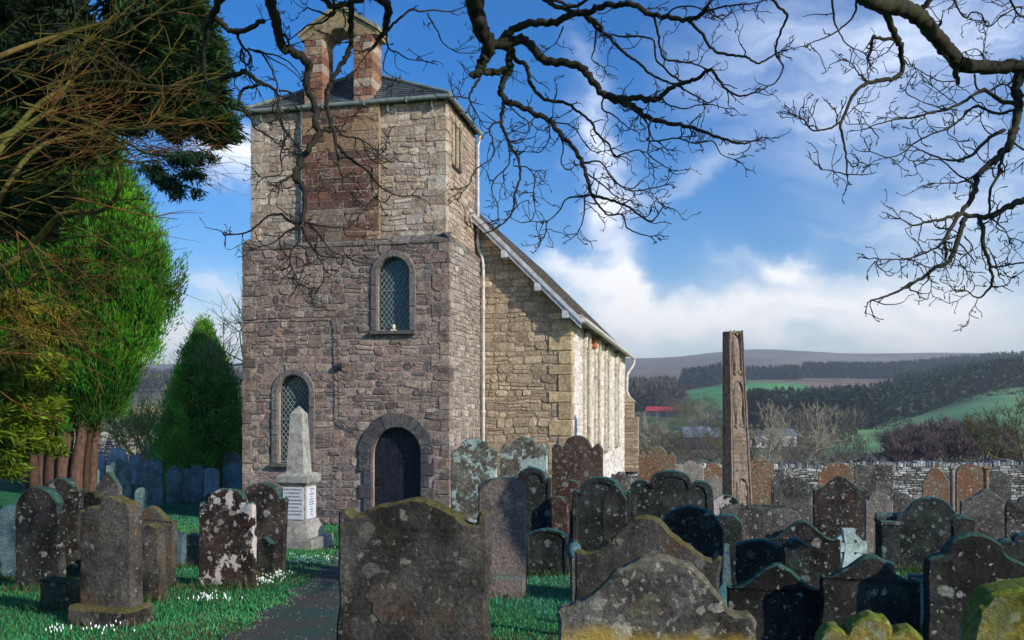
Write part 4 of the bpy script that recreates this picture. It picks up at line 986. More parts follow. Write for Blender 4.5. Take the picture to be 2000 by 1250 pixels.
GS = [
 # --- left, near the path
 (2, 72, 985, 10.6, 'round', 'teal', 'greenish grey stone leaning left at the far left edge of the churchyard', dict(roll=-9)),
 (26, 133, 950, 9.6, 'round', 'dark', 'tall black round-topped gravestone with a smooth unlettered face near the left edge', dict(th=.12)),
 (72, 162, 933, 10.9, 'arch', 'brown', 'red-brown stone with a mossy arched top behind the black round-topped one', dict(roll=1)),
 (83, 168, 1130, 8.2, 'flat', 'block', 'low mossy block, wider than tall, at the foot of the speckled left stone', dict(th=.2, worn=.012)),
 (156, 278, 968, 7.5, 'left', 'front', 'big rough grey stone with irregular shoulders standing on a mossy plinth at lower left', dict(th=.16, worn=.014, base=(.62, .17, .36))),
 (186, 240, 921, 14, 'gothic', 'grey', 'smooth grey stone with a bluntly pointed head rising behind the rough lower-left stone', {}),
 (152, 206, 960, 12.6, 'round', 'front', 'small round-headed grey stone behind the left shoulder of the rough lower-left stone', {}),
 (246, 345, 988, 9.8, 'ogee', 'front', 'grey ogee-topped stone with a pale frosted rim right of the rough lower-left stone', dict(roll=2)),
 (270, 324, 1024, 8.8, 'seg', 'front', 'narrow pitted grey stone leaning in front of the frosted ogee stone', dict(roll=-2, worn=.014, th=.14)),
 (333, 364, 1038, 11.9, 'seg', 'teal', 'left half of the low paired kerb stones beside the white-patched stone', {}),
 (364, 396, 1042, 12.0, 'seg', 'grey', 'right half of the low paired kerb stones beside the white-patched stone', {}),
 (386, 503, 953, 9.8, 'arch', 'white', 'brown stone with a big white lichen patch down its left side', dict(rim=False, worn=.009)),
 (452, 558, 942, 11.3, 'arch', 'brown', 'tall dark brown stone with a grey mossy arch behind the white-patched stone', dict(roll=3, worn=.006)),
 (494, 540, 1048, 10.8, 'ogee', 'dark', 'small dark stone tucked between the white-patched stone and the tall brown one', dict(roll=3)),
 # --- left, far rows under the wall
 (146, 196, 905, 25, 'arch', 'teal', 'teal-black arched stone beside the multi-stemmed trunk', {}),
 (150, 188, 886, 31, 'round', 'grey', 'grey lichened round stone half hidden behind the stone beside the trunk', {}),
 (182, 207, 888, 32, 'seg', 'grey', 'narrow pale stone in the back left row next to the trunk', {}),
 (206, 258, 896, 25.5, 'ogee', 'tealdark', 'dark ogee stone in the left middle row above the pointed grey head', {}),
 (208, 252, 874, 33, 'shoul', 'speckgrey', 'blue-grey lichened stone with square shoulders in the back left row', {}),
 (250, 276, 889, 32, 'flat', 'speckgrey', 'low flat-topped speckled stone in the back left row', {}),
 (262, 321, 897, 26, 'seg', 'teal', 'wide teal stone with a gently curved top in the left middle row', {}),
 (262, 292, 952, 24.5, 'round', 'tealdark', 'small rounded footstone before the wide teal stone', {}),
 (287, 316, 863, 34, 'round', 'speckgrey', 'tall lone round-headed stone against the left boundary wall', {}),
 (321, 361, 875, 32, 'arch', 'speckgrey', 'pale lichened stone with small square ears in front of the conical conifer', {}),
 (324, 356, 909, 27, 'ogee', 'teal', 'dark teal stone with a narrow humped head below the conifer', {}),
 (352, 376, 915, 27.4, 'seg', 'tealdark', 'slim dark stone squeezed between two teal stones below the conifer', {}),
 (367, 397, 908, 27, 'round', 'teal', 'dark teal stone leaning slightly right below the conifer', dict(roll=3)),
 (375, 408, 877, 31, 'gothic', 'speckgrey', 'pointed pale lichened stone right of the conifer foot', {}),
 (402, 432, 883, 31.5, 'round', 'grey', 'plain grey round-topped stone in the back row left of the tower', {}),
 (394, 431, 914, 28.5, 'seg', 'speckgrey', 'short heavily speckled white stone left of the tower', {}),
 (430, 474, 880, 30, 'round', 'speckgrey', 'lichened round stone touching the tower corner in the back row', {}),
 (434, 475, 906, 28, 'seg', 'teal', 'teal stone in front of the tower corner back row', {}),
 (400, 440, 962, 24, 'seg', 'block', 'tiny brown rounded footstone in the grass left of the tower', {}),
 # --- centre
 (658, 956, 975, 4.3, 'horn', 'front', 'huge dark grey gravestone with a heart-shaped bare patch in the foreground', dict(th=.11, worn=.010, taper=-.05, yaw=-9, pitch=-1)),
 (934, 1028, 932, 9.1, 'seg', 'pink', 'tall plain pinkish slab on a square base behind the huge foreground stone', dict(th=.10, worn=.003, base=(.5, .24, .3), yaw=-4)),
 (880, 972, 855, 13.0, 'bell', 'lichen', 'tall blue-green lichened stone directly right of the church door', {}),
 (977, 1070, 853, 14.0, 'peak', 'lichen', 'lichened stone with two peaked ears in front of the nave gable', {}),
 (1078, 1178, 850, 14.2, 'peak', 'redlich', 'red-brown stone with two peaked ears before the white south wall', {}),
 (1000, 1078, 912, 11.8, 'arch', 'tealdark', 'dark spotted arched stone behind the plain pinkish slab', dict(rim=True)),
 (1025, 1112, 1032, 11.0, 'seg', 'tealdark', 'small arched stone with a pale green face low behind the pinkish slab', dict(rim=True)),
 (1087, 1140, 936, 12.6, 'arch', 'redlich', 'narrow red stone with white lichen wedged among the dark central stones', {}),
 (1118, 1230, 930, 11.3, 'arch', 'tealdark', 'wide black-green arched stone in the centre below the red eared one', dict(rim=True)),
 (1192, 1234, 921, 12.9, 'scroll', 'speckgrey', 'small scalloped lichened stone peeping over the dark central stones', {}),
 (1228, 1392, 918, 11.8, 'scroll', 'tealdark', 'widest black stone with a scrolled top and green rosettes left of the cross shaft', dict(rim=True)),
 (1285, 1413, 987, 8.2, 'round', 'tealdark', 'dark stone with a thin blue mossy arc for a top edge right of centre', dict(th=.09)),
 (1124, 1402, 1008, 5.7, 'ogee', 'front', 'broad rough grey-brown stone behind the golden lichened one', dict(worn=.013, th=.11)),
 (1086, 1474, 1085, 3.3, 'bell', 'golden', 'close grey stone covered in white and golden lichen at bottom centre', dict(th=.095, worn=.011, yaw=-6, taper=-.02)),
 # --- right, back to front
 (1248, 1318, 872, 24, 'peak', 'orange', 'orange stone with pale spots and peaked ears beside the nave buttress', {}),
 (1322, 1374, 900, 28, 'scroll', 'pale', 'pale mottled stone with a curled top left of the cross shaft', {}),
 (1372, 1414, 903, 28, 'ogee', 'orange', 'orange and cream stone half behind the cross shaft on its left', {}),
 (1376, 1412, 928, 23, 'scroll', 'pale', 'small beige scalloped stone at the left foot of the cross shaft', {}),
 (1461, 1509, 889, 25, 'ogee', 'orange', 'tall rusty stone with one big white spot right of the cross shaft', dict(th=.14)),
 (1507, 1552, 915, 21, 'gothic', 'speckgrey', 'pointed lichened stone in front of the boundary wall near the cross shaft', {}),
 (1512, 1592, 932, 17.5, 'arch', 'speckgrey', 'grey-brown speckled stone in front of the pointed lichened one', {}),
 (1462, 1512, 985, 16, 'flat', 'grey', 'low flat grey stone at the right foot of the cross shaft', {}),
 (1566, 1604, 945, 20, 'seg', 'speckgrey', 'ochre-edged stone seen between two larger speckled stones on the right', {}),
 (1590, 1692, 930, 15, 'ogee', 'brown', 'large dark brown speckled stone below the bright orange one', {}),
 (1600, 1668, 903, 29, 'shoul', 'orange', 'bright orange stone with a white patch on its peak against the boundary wall', {}),
 (1671, 1742, 907, 27, 'flat', 'speckgrey', 'square-topped pinkish lichened stone against the boundary wall', {}),
 (1690, 1742, 962, 13.2, 'shoul', 'pale', 'tall pale narrow slab in full light beside the dark brown speckled stone', dict(worn=.004)),
 (1738, 1784, 962, 18, 'arch', 'speckgrey', 'white-mottled stone behind the shoulder of the wide green-black stone', {}),
 (1803, 1852, 912, 27, 'gothic', 'orange', 'orange stone with a blunt point, left of the orange columned one', {}),
 (1926, 1972, 920, 28, 'round', 'grey', 'grey round-headed stone right of the orange columned one', {}),
 (1753, 1881, 970, 11.4, 'bell', 'tealdark', 'wide green-black arched stone with scattered white lichen discs at right', {}),
 (1880, 1972, 955, 15, 'ogee', 'speckgrey', 'pinkish grey lichened stone with a blunt peak at right', {}),
 (1968, 2050, 968, 14, 'scroll', 'speckgrey', 'brown-grey stone with a moulded cap cut by the right edge', {}),
 (1388, 1446, 966, 13.5, 'round', 'white', 'brown stone capped with a bright white lichen sheet below the cross shaft', {}),
 (1402, 1488, 984, 11.5, 'seg', 'speckgrey', 'mottled stone with a slate-blue corner below the cross shaft', dict(roll=3)),
 (1388, 1450, 1003, 9.6, 'round', 'tealdark', 'black-green stone spotted with discs below the slate-cornered stone', dict(roll=1)),
 (1438, 1528, 1052, 8.0, 'seg', 'tealdark', 'small dark stone with a thick mossy moulding left of the wide plain one', dict(rim=True)),
 (1494, 1638, 1016, 8.6, 'ogee', 'dark', 'wide dark stone with a blue-green rim left of the white ringed cross', {}),
 (1424, 1612, 1100, 6.1, 'ogee', 'dark', 'black ogee stone with a turquoise mossy rim in the lower right foreground', dict(worn=.009)),
 (1604, 1786, 1084, 5.8, 'ogee', 'dark', 'black stone with a softly peaked mossy rim below the white ringed cross', dict(roll=1, worn=.009)),
 (1812, 1990, 1043, 5.5, 'bell', 'dark', 'large dark stone with a high round mossy head and coved left shoulder at right', dict(worn=.010, th=.11)),
 (1948, 2060, 1040, 7.4, 'scroll', 'tealdark', 'dark mossy stone mostly hidden behind the high round-headed one at the right edge', {}),
 (1490, 1560, 992, 14.2, 'seg', 'speckgrey', 'low weathered stone in the gap behind the wide dark stone beside the white cross', {}),
 (1776, 1830, 1122, 7.2, 'flat', 'teal', 'low blue-green kerb stone in the gap left of the large round-headed dark stone', {}),
 (1528, 1580, 1050, 7.4, 'arch', 'tealdark', 'dark low arched stone just behind the turquoise-rimmed black one', {}),
 (1690, 1748, 1092, 8.8, 'seg', 'tealdark', 'dark low stone right behind the white ringed cross', {}),
 (1176, 1226, 945, 10.6, 'gothic', 'dark', 'narrow black pointed stone between the two wide black-green ones', {}),
 (1060, 1112, 968, 12.2, 'shoul', 'redlich', 'dull red square-shouldered stone behind the small arched one', {}),
 (1858, 1902, 1010, 10.0, 'seg', 'dark', 'plain black stone at the right flank of the wide green-black arched one', {}),
 (1598, 1802, 1200, 4.1, 'scroll', 'mossy', 'yellow-green mossy scalloped stone cut by the bottom edge', dict(worn=.014, th=.14)),
 (1885, 2150, 1135, 2.75, 'round', 'mossy', 'closest yellow lichened stone filling the bottom right corner', dict(worn=.012, th=.14)),
]
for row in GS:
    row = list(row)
    if row[1] < 480 and row[3] > 22: row[5] = {'teal': 'teal_lift', 'tealdark': 'teal_lift', 'speckgrey': 'spec_lift', 'grey': 'spec_lift'}.get(row[5], row[5])  # back-left stones in the church's shade take the brightened copies
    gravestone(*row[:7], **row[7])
# heart-shaped bare patch on the huge stone
big = [o for o in col.objects if o.get('label', '').startswith('huge dark grey')][0]
mb = MB(); pts = []
for k in range(40):
    t = 2*math.pi*k/40; r_ = 1+.13*math.sin(3*t+1)+.08*math.sin(7*t)
    pts.append((.002+.092*r_*(math.cos(t))*(1 if math.sin(t) > 0 else .85+.15*math.cos(t)), .075*r_*math.sin(t)-.03*(1-abs(math.cos(t)))**2*(1 if math.sin(t) < 0 else .2)))
cxp, czp = -.14, EYE+(HY-1172)/F*4.3-big.location.z
mb.add([(cxp+p[0], -.0585, czp+p[1]) for p in pts], [tuple(range(40))], 0, (.22, .15, .125))
mb.build('bare_patch', simple('bare_sandstone', (.09, .068, .057), .95, 60, .35, .004), big)
# orange stone with two columns
d = 27; x = (1893-1000)/F*d; gg = gz(x, d)
oc = empty('gravestone', (x, d, gg), -CA, 'orange stone with a round column on each side against the boundary wall', 'gravestone', GRP)
s = d/F
mb = MB(); zz0 = EYE+(HY-925)/F*d-gg; hw = 24*s
lp = [(-hw, -.2), (hw, -.2), (hw, zz0)]+[(hw*math.cos(t), zz0+hw*.8*math.sin(t)) for t in np.linspace(.1, math.pi-.1, 16)]+[(-hw, zz0)]
n = len(lp); mb.add([(p[0], -.08, p[1]) for p in lp]+[(p[0], .08, p[1]) for p in lp], [tuple(range(n)), tuple(range(n, 2*n))[::-1]]+[(k, (k+1) % n, n+(k+1) % n, n+k) for k in range(n)], 0)
mb.build('slab', H['orange'], oc, fix=True)
for sx in (-30, 30):
    mb = MB(); zt2 = EYE+(HY-914)/F*d-gg; mb.tube([(sx*s, 0, -.2), (sx*s, 0, zt2)], .085, 10); mb.box((sx*s, 0, zt2), (.22, .22, .1), 0, (1, 1, 1), .03); mb.build('column', H['pale' if sx < 0 else 'orange'], oc)
# square pedestal tomb with a rolled cap
d = 11.6; x = (1733-1000)/F*d; gg = gz(x, d); s = d/F
pt = empty('pedestal_tomb', (x, d, gg), -CA, 'square lichened pedestal tomb with a rounded cap left of the wide green-black stone', 'tomb', None)
zt3 = EYE+(HY-1010)/F*d-gg
mb = MB(); mb.box((0, 0, (zt3-.1)/2), (34*s, .4, zt3+.1-.1), 0, (1, 1, 1), .015, jit=.004); mb.build('body', H['tealdark'], pt)
mb = MB(); mb.tube([(-21*s, 0, zt3), (21*s, 0, zt3)], .065, 10); mb.box((0, 0, zt3-.06), (38*s, .44, .06), 0, (1, 1, 1), .015); mb.build('cap', H['grey'], pt)
# white ringed cross
d = 9.6; x = (1657-1000)/F*d; gg = gz(x, d); s = d/F
wc = empty('ringed_cross', (x, d, gg), -CA*.5, 'small white marble ringed cross between the dark stones', 'grave cross')
zc = EYE+(HY-1068)/F*d-gg; A_ = 33*s; wA = 9.5*s
mb = MB()
def flare(dx, dz, L_):
    p = [(-wA*.75, 0), (wA*.75, 0), (wA*1.25, L_), (-wA*1.25, L_)]
    q = [(a*dz+b_*dx, -a*dx+b_*dz) for a, b_ in p]
    t_ = .045 if dx == 0 else .041
    V = [(a, -t_, zc+b_) for a, b_ in q]+[(a, t_, zc+b_) for a, b_ in q]
    mb.add(V, [(0, 1, 2, 3), (7, 6, 5, 4), (0, 4, 5, 1), (1, 5, 6, 2), (2, 6, 7, 3), (3, 7, 4, 0)], 0)
flare(0, 1, 36*s); flare(1, 0, A_); flare(-1, 0, A_); 
V = [(-wA*.75, -.045, zc), (wA*.75, -.045, zc), (wA*1.5, -.045, .2), (-wA*1.5, -.045, .2)]; V += [(a, .045, c_) for a, b_, c_ in V]
mb.add(V, [(0, 1, 2, 3), (7, 6, 5, 4), (0, 4, 5, 1), (1, 5, 6, 2), (2, 6, 7, 3), (3, 7, 4, 0)], 0)
mb.build('cross', M['whitemarble'], wc, fix=True)
mb = MB(); r0, r1 = 19*s, 28*s; n = 40
for k in range(n):
    a0, a1 = 2*math.pi*k/n, 2*math.pi*(k+1)/n
    V = [(r_*math.cos(a), y_, zc+r_*math.sin(a)) for y_ in (-.032, .032) for a in (a0, a1) for r_ in (r0, r1)]
    mb.add(V, [(0, 1, 3, 2), (4, 6, 7, 5), (1, 5, 7, 3), (0, 2, 6, 4)], 0)
mb.build('ring', M['whitemarble'], wc, fix=True)
mb = MB(); mb.box((0, 0, .1), (.5, .3, .3), 0, (1, 1, 1), .02); mb.build('base', M['whitemarble'], wc)
# little green marker with a spreading foot, and a knobbed post
d = 6.6; x = (1418-1000)/F*d; gg = gz(x, d); zt4 = EYE+(HY-1062)/F*d-gg; zf = EYE+(HY-1145)/F*d-gg
mk = empty('grave_marker', (x, d, gg), 0, 'narrow green tapering marker on a spreading foot beside the black ogee stone', 'marker')
mb = MB(); frustum(mb, .07, .035, zf, zt4); mb.build('shaft', H['teal'], mk)
mb = MB(); frustum(mb, .2, .08, zf-.05, zf+.02); mb.box((0, 0, (zf-.05)/2-.05), (.22, .22, zf+.05), 0, (1, 1, 1), .01); mb.build('foot', H['teal'], mk)
d = 6.9; x = (1121-1000)/F*d; gg = gz(x, d); zt5 = EYE+(HY-1072)/F*d-gg
ps = empty('stone_post', (x, d, gg), 0, 'slim stone post with a rounded mossy knob left of the broad rough stone', 'post')
mb = MB(); mb.box((0, 0, zt5/2-.1), (.055, .09, zt5+.15), 0, (1, 1, 1), .01); mb.build('shaft', H['grey'], ps)
mb = MB(); mb.tube([(0, 0, zt5-.06+q) for q in (-.03, 0, .04, .08, .105, .115)], [.03, .05, .06, .055, .035, .01], 10); mb.build('knob', H['teal'], ps)
# a fragment of dark slab and a bird-bright tag on top of the pink slab's neighbour
# ------------------------------------------------------------ dry-stone boundary walls
def drystone(px0, px1, d0, d1, htop, label, pal, n_c=.1):
    a = np.array([(px0-1000)/F*d0, d0]); b_ = np.array([(px1-1000)/F*d1, d1]); L = np.linalg.norm(b_-a); t = (b_-a)/L; nrm = np.array([t[1], -t[0]])
    if nrm[1] > 0: nrm = -nrm
    def ground(u): p = a+t*u; return gz(p[0], p[1])
    w = empty('dry_stone_wall', (a[0], a[1], ground(0)), 0, label, 'wall'); z0 = ground(0)
    hz = [htop(u)-z0 for u in (0, L)]
    def topz(u): return hz[0]+(hz[1]-hz[0])*u/L+.05*math.sin(u*.7)+.03*math.sin(u*1.9)
    mb = MB(); us = np.linspace(0, L, 40)
    gr_ = [ground(u)-z0-.3 for u in us]; tp = [topz(u)-.02 for u in us]
    for off, sg in ((.0, 1), (.5, -1)):
        V = [(t[0]*u-nrm[0]*off, t[1]*u-nrm[1]*off, g_) for u, g_ in zip(us, gr_)]+[(t[0]*u-nrm[0]*off, t[1]*u-nrm[1]*off, z_) for u, z_ in zip(us, tp)]
        mb.add(V, [(k, k+1, 41+k, 40+k) for k in range(39)], 1)
    V = [(t[0]*u, t[1]*u, z_) for u, z_ in zip(us, tp)]+[(t[0]*u-nrm[0]*.5, t[1]*u-nrm[1]*.5, z_) for u, z_ in zip(us, tp)]
    mb.add(V, [(k, k+1, 41+k, 40+k) for k in range(39)], 1)
    hmin = min(gr_); hmax = max(tp)
    def Pf(u, v, h):
        k = min(1, max(0, u/L)); zt_ = topz(u); g_ = ground(u)-z0-.1; vv = g_+(zt_-g_)*v/1.5
        return (t[0]*u+nrm[0]*h, t[1]*u+nrm[1]*h, vv)
    rubble(mb, Pf, 0, 1.5, lambda v: [(0, L)], (.07, .14), (.14, .42), pal, gap=.009, proud=(.01, .06), wob=.03, split=.1, vary=.35)
    mb.build('coursed_face', [M['drystone'], M['gap_dark']], w)
    mb = MB(); u = 0
    while u < L-.05:
        th_ = random.uniform(.07, .15); hh = random.uniform(.16, .27); zt_ = topz(u)
        p = a+t*(u+th_/2)-nrm*.22; mb.box((p[0]-a[0], p[1]-a[1], zt_+hh/2-.02), (th_*.92, .5, hh), 0, np.array(random.choice(pal))*random.uniform(.7, 1.5), .02, rz=math.atan2(t[1], t[0])+random.uniform(-.1, .1), jit=.012)
        u += th_
    mb.build('coping', M['drystone'], w)
WP = [(.26, .28, .29), (.17, .18, .19), (.38, .41, .42), (.11, .11, .115), (.48, .5, .5)]
drystone(1225, 2330, 40, 40, lambda u: EYE+(HY-918)/F*40+.012*u*(u > 5), 'long frosted grey dry-stone wall with upright coping behind the right-hand graves', WP)
drystone(-60, 500, 37, 38.5, lambda u: EYE+(HY-852)/F*38, 'left boundary dry-stone wall behind the dark teal graves beside the conifer', [(.6, .58, .5), (.45, .44, .38), (.75, .74, .68), (.3, .29, .25)])
# ------------------------------------------------------------ FOREGROUND BARE BRANCHES
def catmull(pts, per=6):
    p = np.asarray(pts, float); p = np.vstack([2*p[0]-p[1], p, 2*p[-1]-p[-2]]); out = []
    for k in range(1, len(p)-2):
        for t in np.arange(per)/per:
            out.append(.5*((2*p[k])+(-p[k-1]+p[k+1])*t+(2*p[k-1]-5*p[k]+4*p[k+1]-p[k+2])*t*t+(-p[k-1]+3*p[k]-3*p[k+1]+p[k+2])*t**3))
    out.append(p[-2]); return np.array(out)
def depth_at(px, py, base): return base+.55*math.sin(px/150+1)+.45*math.sin(py/110)
def twig(mb, p, dirv, L, r, lev):
    """gnarled twig with short spurs, built in metres"""
    n = max(3, int(L/.035)); pts = [np.array(p)]; dv = np.array(dirv, float); dv /= np.linalg.norm(dv)
    for k in range(n):
        dv = dv+rng.normal(0, .34, 3); dv[2] += .03; dv /= np.linalg.norm(dv); pts.append(pts[-1]+dv*L/n)
    rr = np.linspace(r*1.15, max(.0026, r*.55), n+1)
    mb.tube(pts, rr, 4 if lev < 2 else 3, cap=False)
    for k in range(1, n+1):
        if lev < 2 and random.random() < (.42 if lev == 0 else .3):
            sd_ = np.cross(dv, rng.normal(0, 1, 3)); sd_ /= np.linalg.norm(sd_); 
            twig(mb, pts[k], dv*.6+sd_*.9, L*random.uniform(.22, .5), rr[k]*.75, lev+1)
        elif random.random() < .35:
            e = pts[k]+rng.normal(0, .012, 3)+dv*.012; mb.tube([pts[k], e], [.0042, .003], 3, cap=False)
def traced(pre, pts, d0, d1):
    ox, oy, sc = pre; P2 = catmull([(ox+a/sc, oy+b_/sc) for a, b_ in pts]); n = len(P2)
    return P2, np.linspace(d0, d1, n)
def limb(mb, tw_mb, pre, pts, d0, d1, base, up=None, tw=1.0):
    P2, dia = traced(pre, pts, d0, d1); n = len(P2)
    W = []
    for k in range(n):
        dd = depth_at(P2[k][0], P2[k][1], base); W.append(P(P2[k][0], P2[k][1], dd))
    W = np.array(W); rad = dia/2/F*base*(1.22 if tw < 5 else 1)
    wob = np.array([[mnoise.noise(Vector((k*.6+q*9, W[0][0]*3, W[0][2]*2))) for q in range(3)] for k in range(n)])
    W = W+wob*np.minimum(rad*1.1, .03)[:, None]
    rad = rad*(1+.22*np.array([mnoise.noise(Vector((k*.9, W[0][0]*5, 3))) for k in range(n)]))
    if up is not None:                       # carry the limb on, out of the frame, to the trunk
        up = np.array(up)+rng.normal(0, .12, 3); v_ = W[0]-up; jt = lambda a: rng.normal(0, a, 3)
        ext = catmull([up, up+v_*.22+np.array([0, 0, .7])+jt(.18), up+v_*.45+np.array([0, 0, 1.0])+jt(.22), up+v_*.7+np.array([0, 0, .75])+jt(.18), up+v_*.88+np.array([0, 0, .35])+jt(.06), W[0]], 5)[:-1]
        ext = ext+np.array([[mnoise.noise(Vector((k*.7+q*7, W[0][0]*2, W[0][2]))) for q in range(3)] for k in range(len(ext))])*.07*np.sin(np.linspace(0, math.pi, len(ext)))[:, None]
        W = np.vstack([ext, W]); rad = np.concatenate([np.linspace(max(.16, rad[0]*1.7), rad[0], len(ext)), rad])
    big = rad[0] > .018
    mb.tube(W, rad, 8 if big else 5)
    seg = np.linalg.norm(np.diff(W, axis=0), axis=1); st = 0 if up is None else 16
    for k in range(st+1, len(W)-1):
        dens = (11.0 if rad[k] < .012 else 6.0 if rad[k] < .03 else 1.6)*tw*min(1.0, seg[k-1]*1.0+.0)
        for _ in range(np.random.poisson(dens*.55)):
            t = W[k+1]-W[k-1]; t /= np.linalg.norm(t); a = rng.normal(0, 1, 3); a -= t*a.dot(t); a[1] *= .5; a /= np.linalg.norm(a)
            L = random.uniform(.07, .30)*(1.0 if rad[k] < .03 else .8); r_ = min(.006, rad[k]*.6)
            twig(tw_mb, W[k], t*random.uniform(.2, 1)+a, L, r_, 0 if random.random() < .5 else 1)
    e = W[-1]-W[-3]
    for _ in range(3): twig(tw_mb, W[-1], e/np.linalg.norm(e)+rng.normal(0, .5, 3), random.uniform(.1, .25), .004, 1)
np.random.seed(5)
cC = (900, 0, 2.5); cR = (1500, 0, 2.0833); cL = (440, 0, 2.604); cI = (0, 0, 1)
bark = barkmat('sycamore_bark', (.028, .024, .02), (.028, .034, .008), .55, 16)
barkR = barkmat('mossy_bark', (.035, .03, .022), (.04, .045, .012), .6, 16)
T1 = empty('bare_tree', (-.6, -4.2, gz(-.6, -4.2)), 0, 'bare sycamore hanging its dark limbs over the tower from the top of the picture', 'tree')
mb = MB(); tz0 = gz(-.6, -4.2)
trunk = catmull([(0, 0, -.3), (.05, .1, 1.5), (-.1, .3, 3.4), (.1, .5, 5.2), (.0, .6, 6.4)], 8); mb.tube(trunk, np.linspace(.52, .3, len(trunk)), 14)
mb.build('trunk', bark, T1)
UP = np.array([-.55, -3.6, tz0+5.6])
def grp(root, base, pre, items, bk):
    inv = np.array(root.location)
    for it in items:
        pts, d0, d1 = it[:3]; up = it[3] if len(it) > 3 else None; tw = it[4] if len(it) > 4 else 1.0
        a, b_ = MB(), MB(); limb(a, b_, pre, pts, d0, d1, base, up, tw)
        for q in (a, b_): q.v = [v_-inv for v_ in q.v]
        # limbs stay one part each; their twigs belong to them
        if b_.n: 
            for k in range(len(b_.v)): pass
            off = a.n
            a.v += b_.v; a.c += b_.c; a.f += [(f+off, m_, s_) for f, m_, s_ in b_.f]; a.n += b_.n
        a.build('limb' if d0 > 9 else 'branch', bk, root)
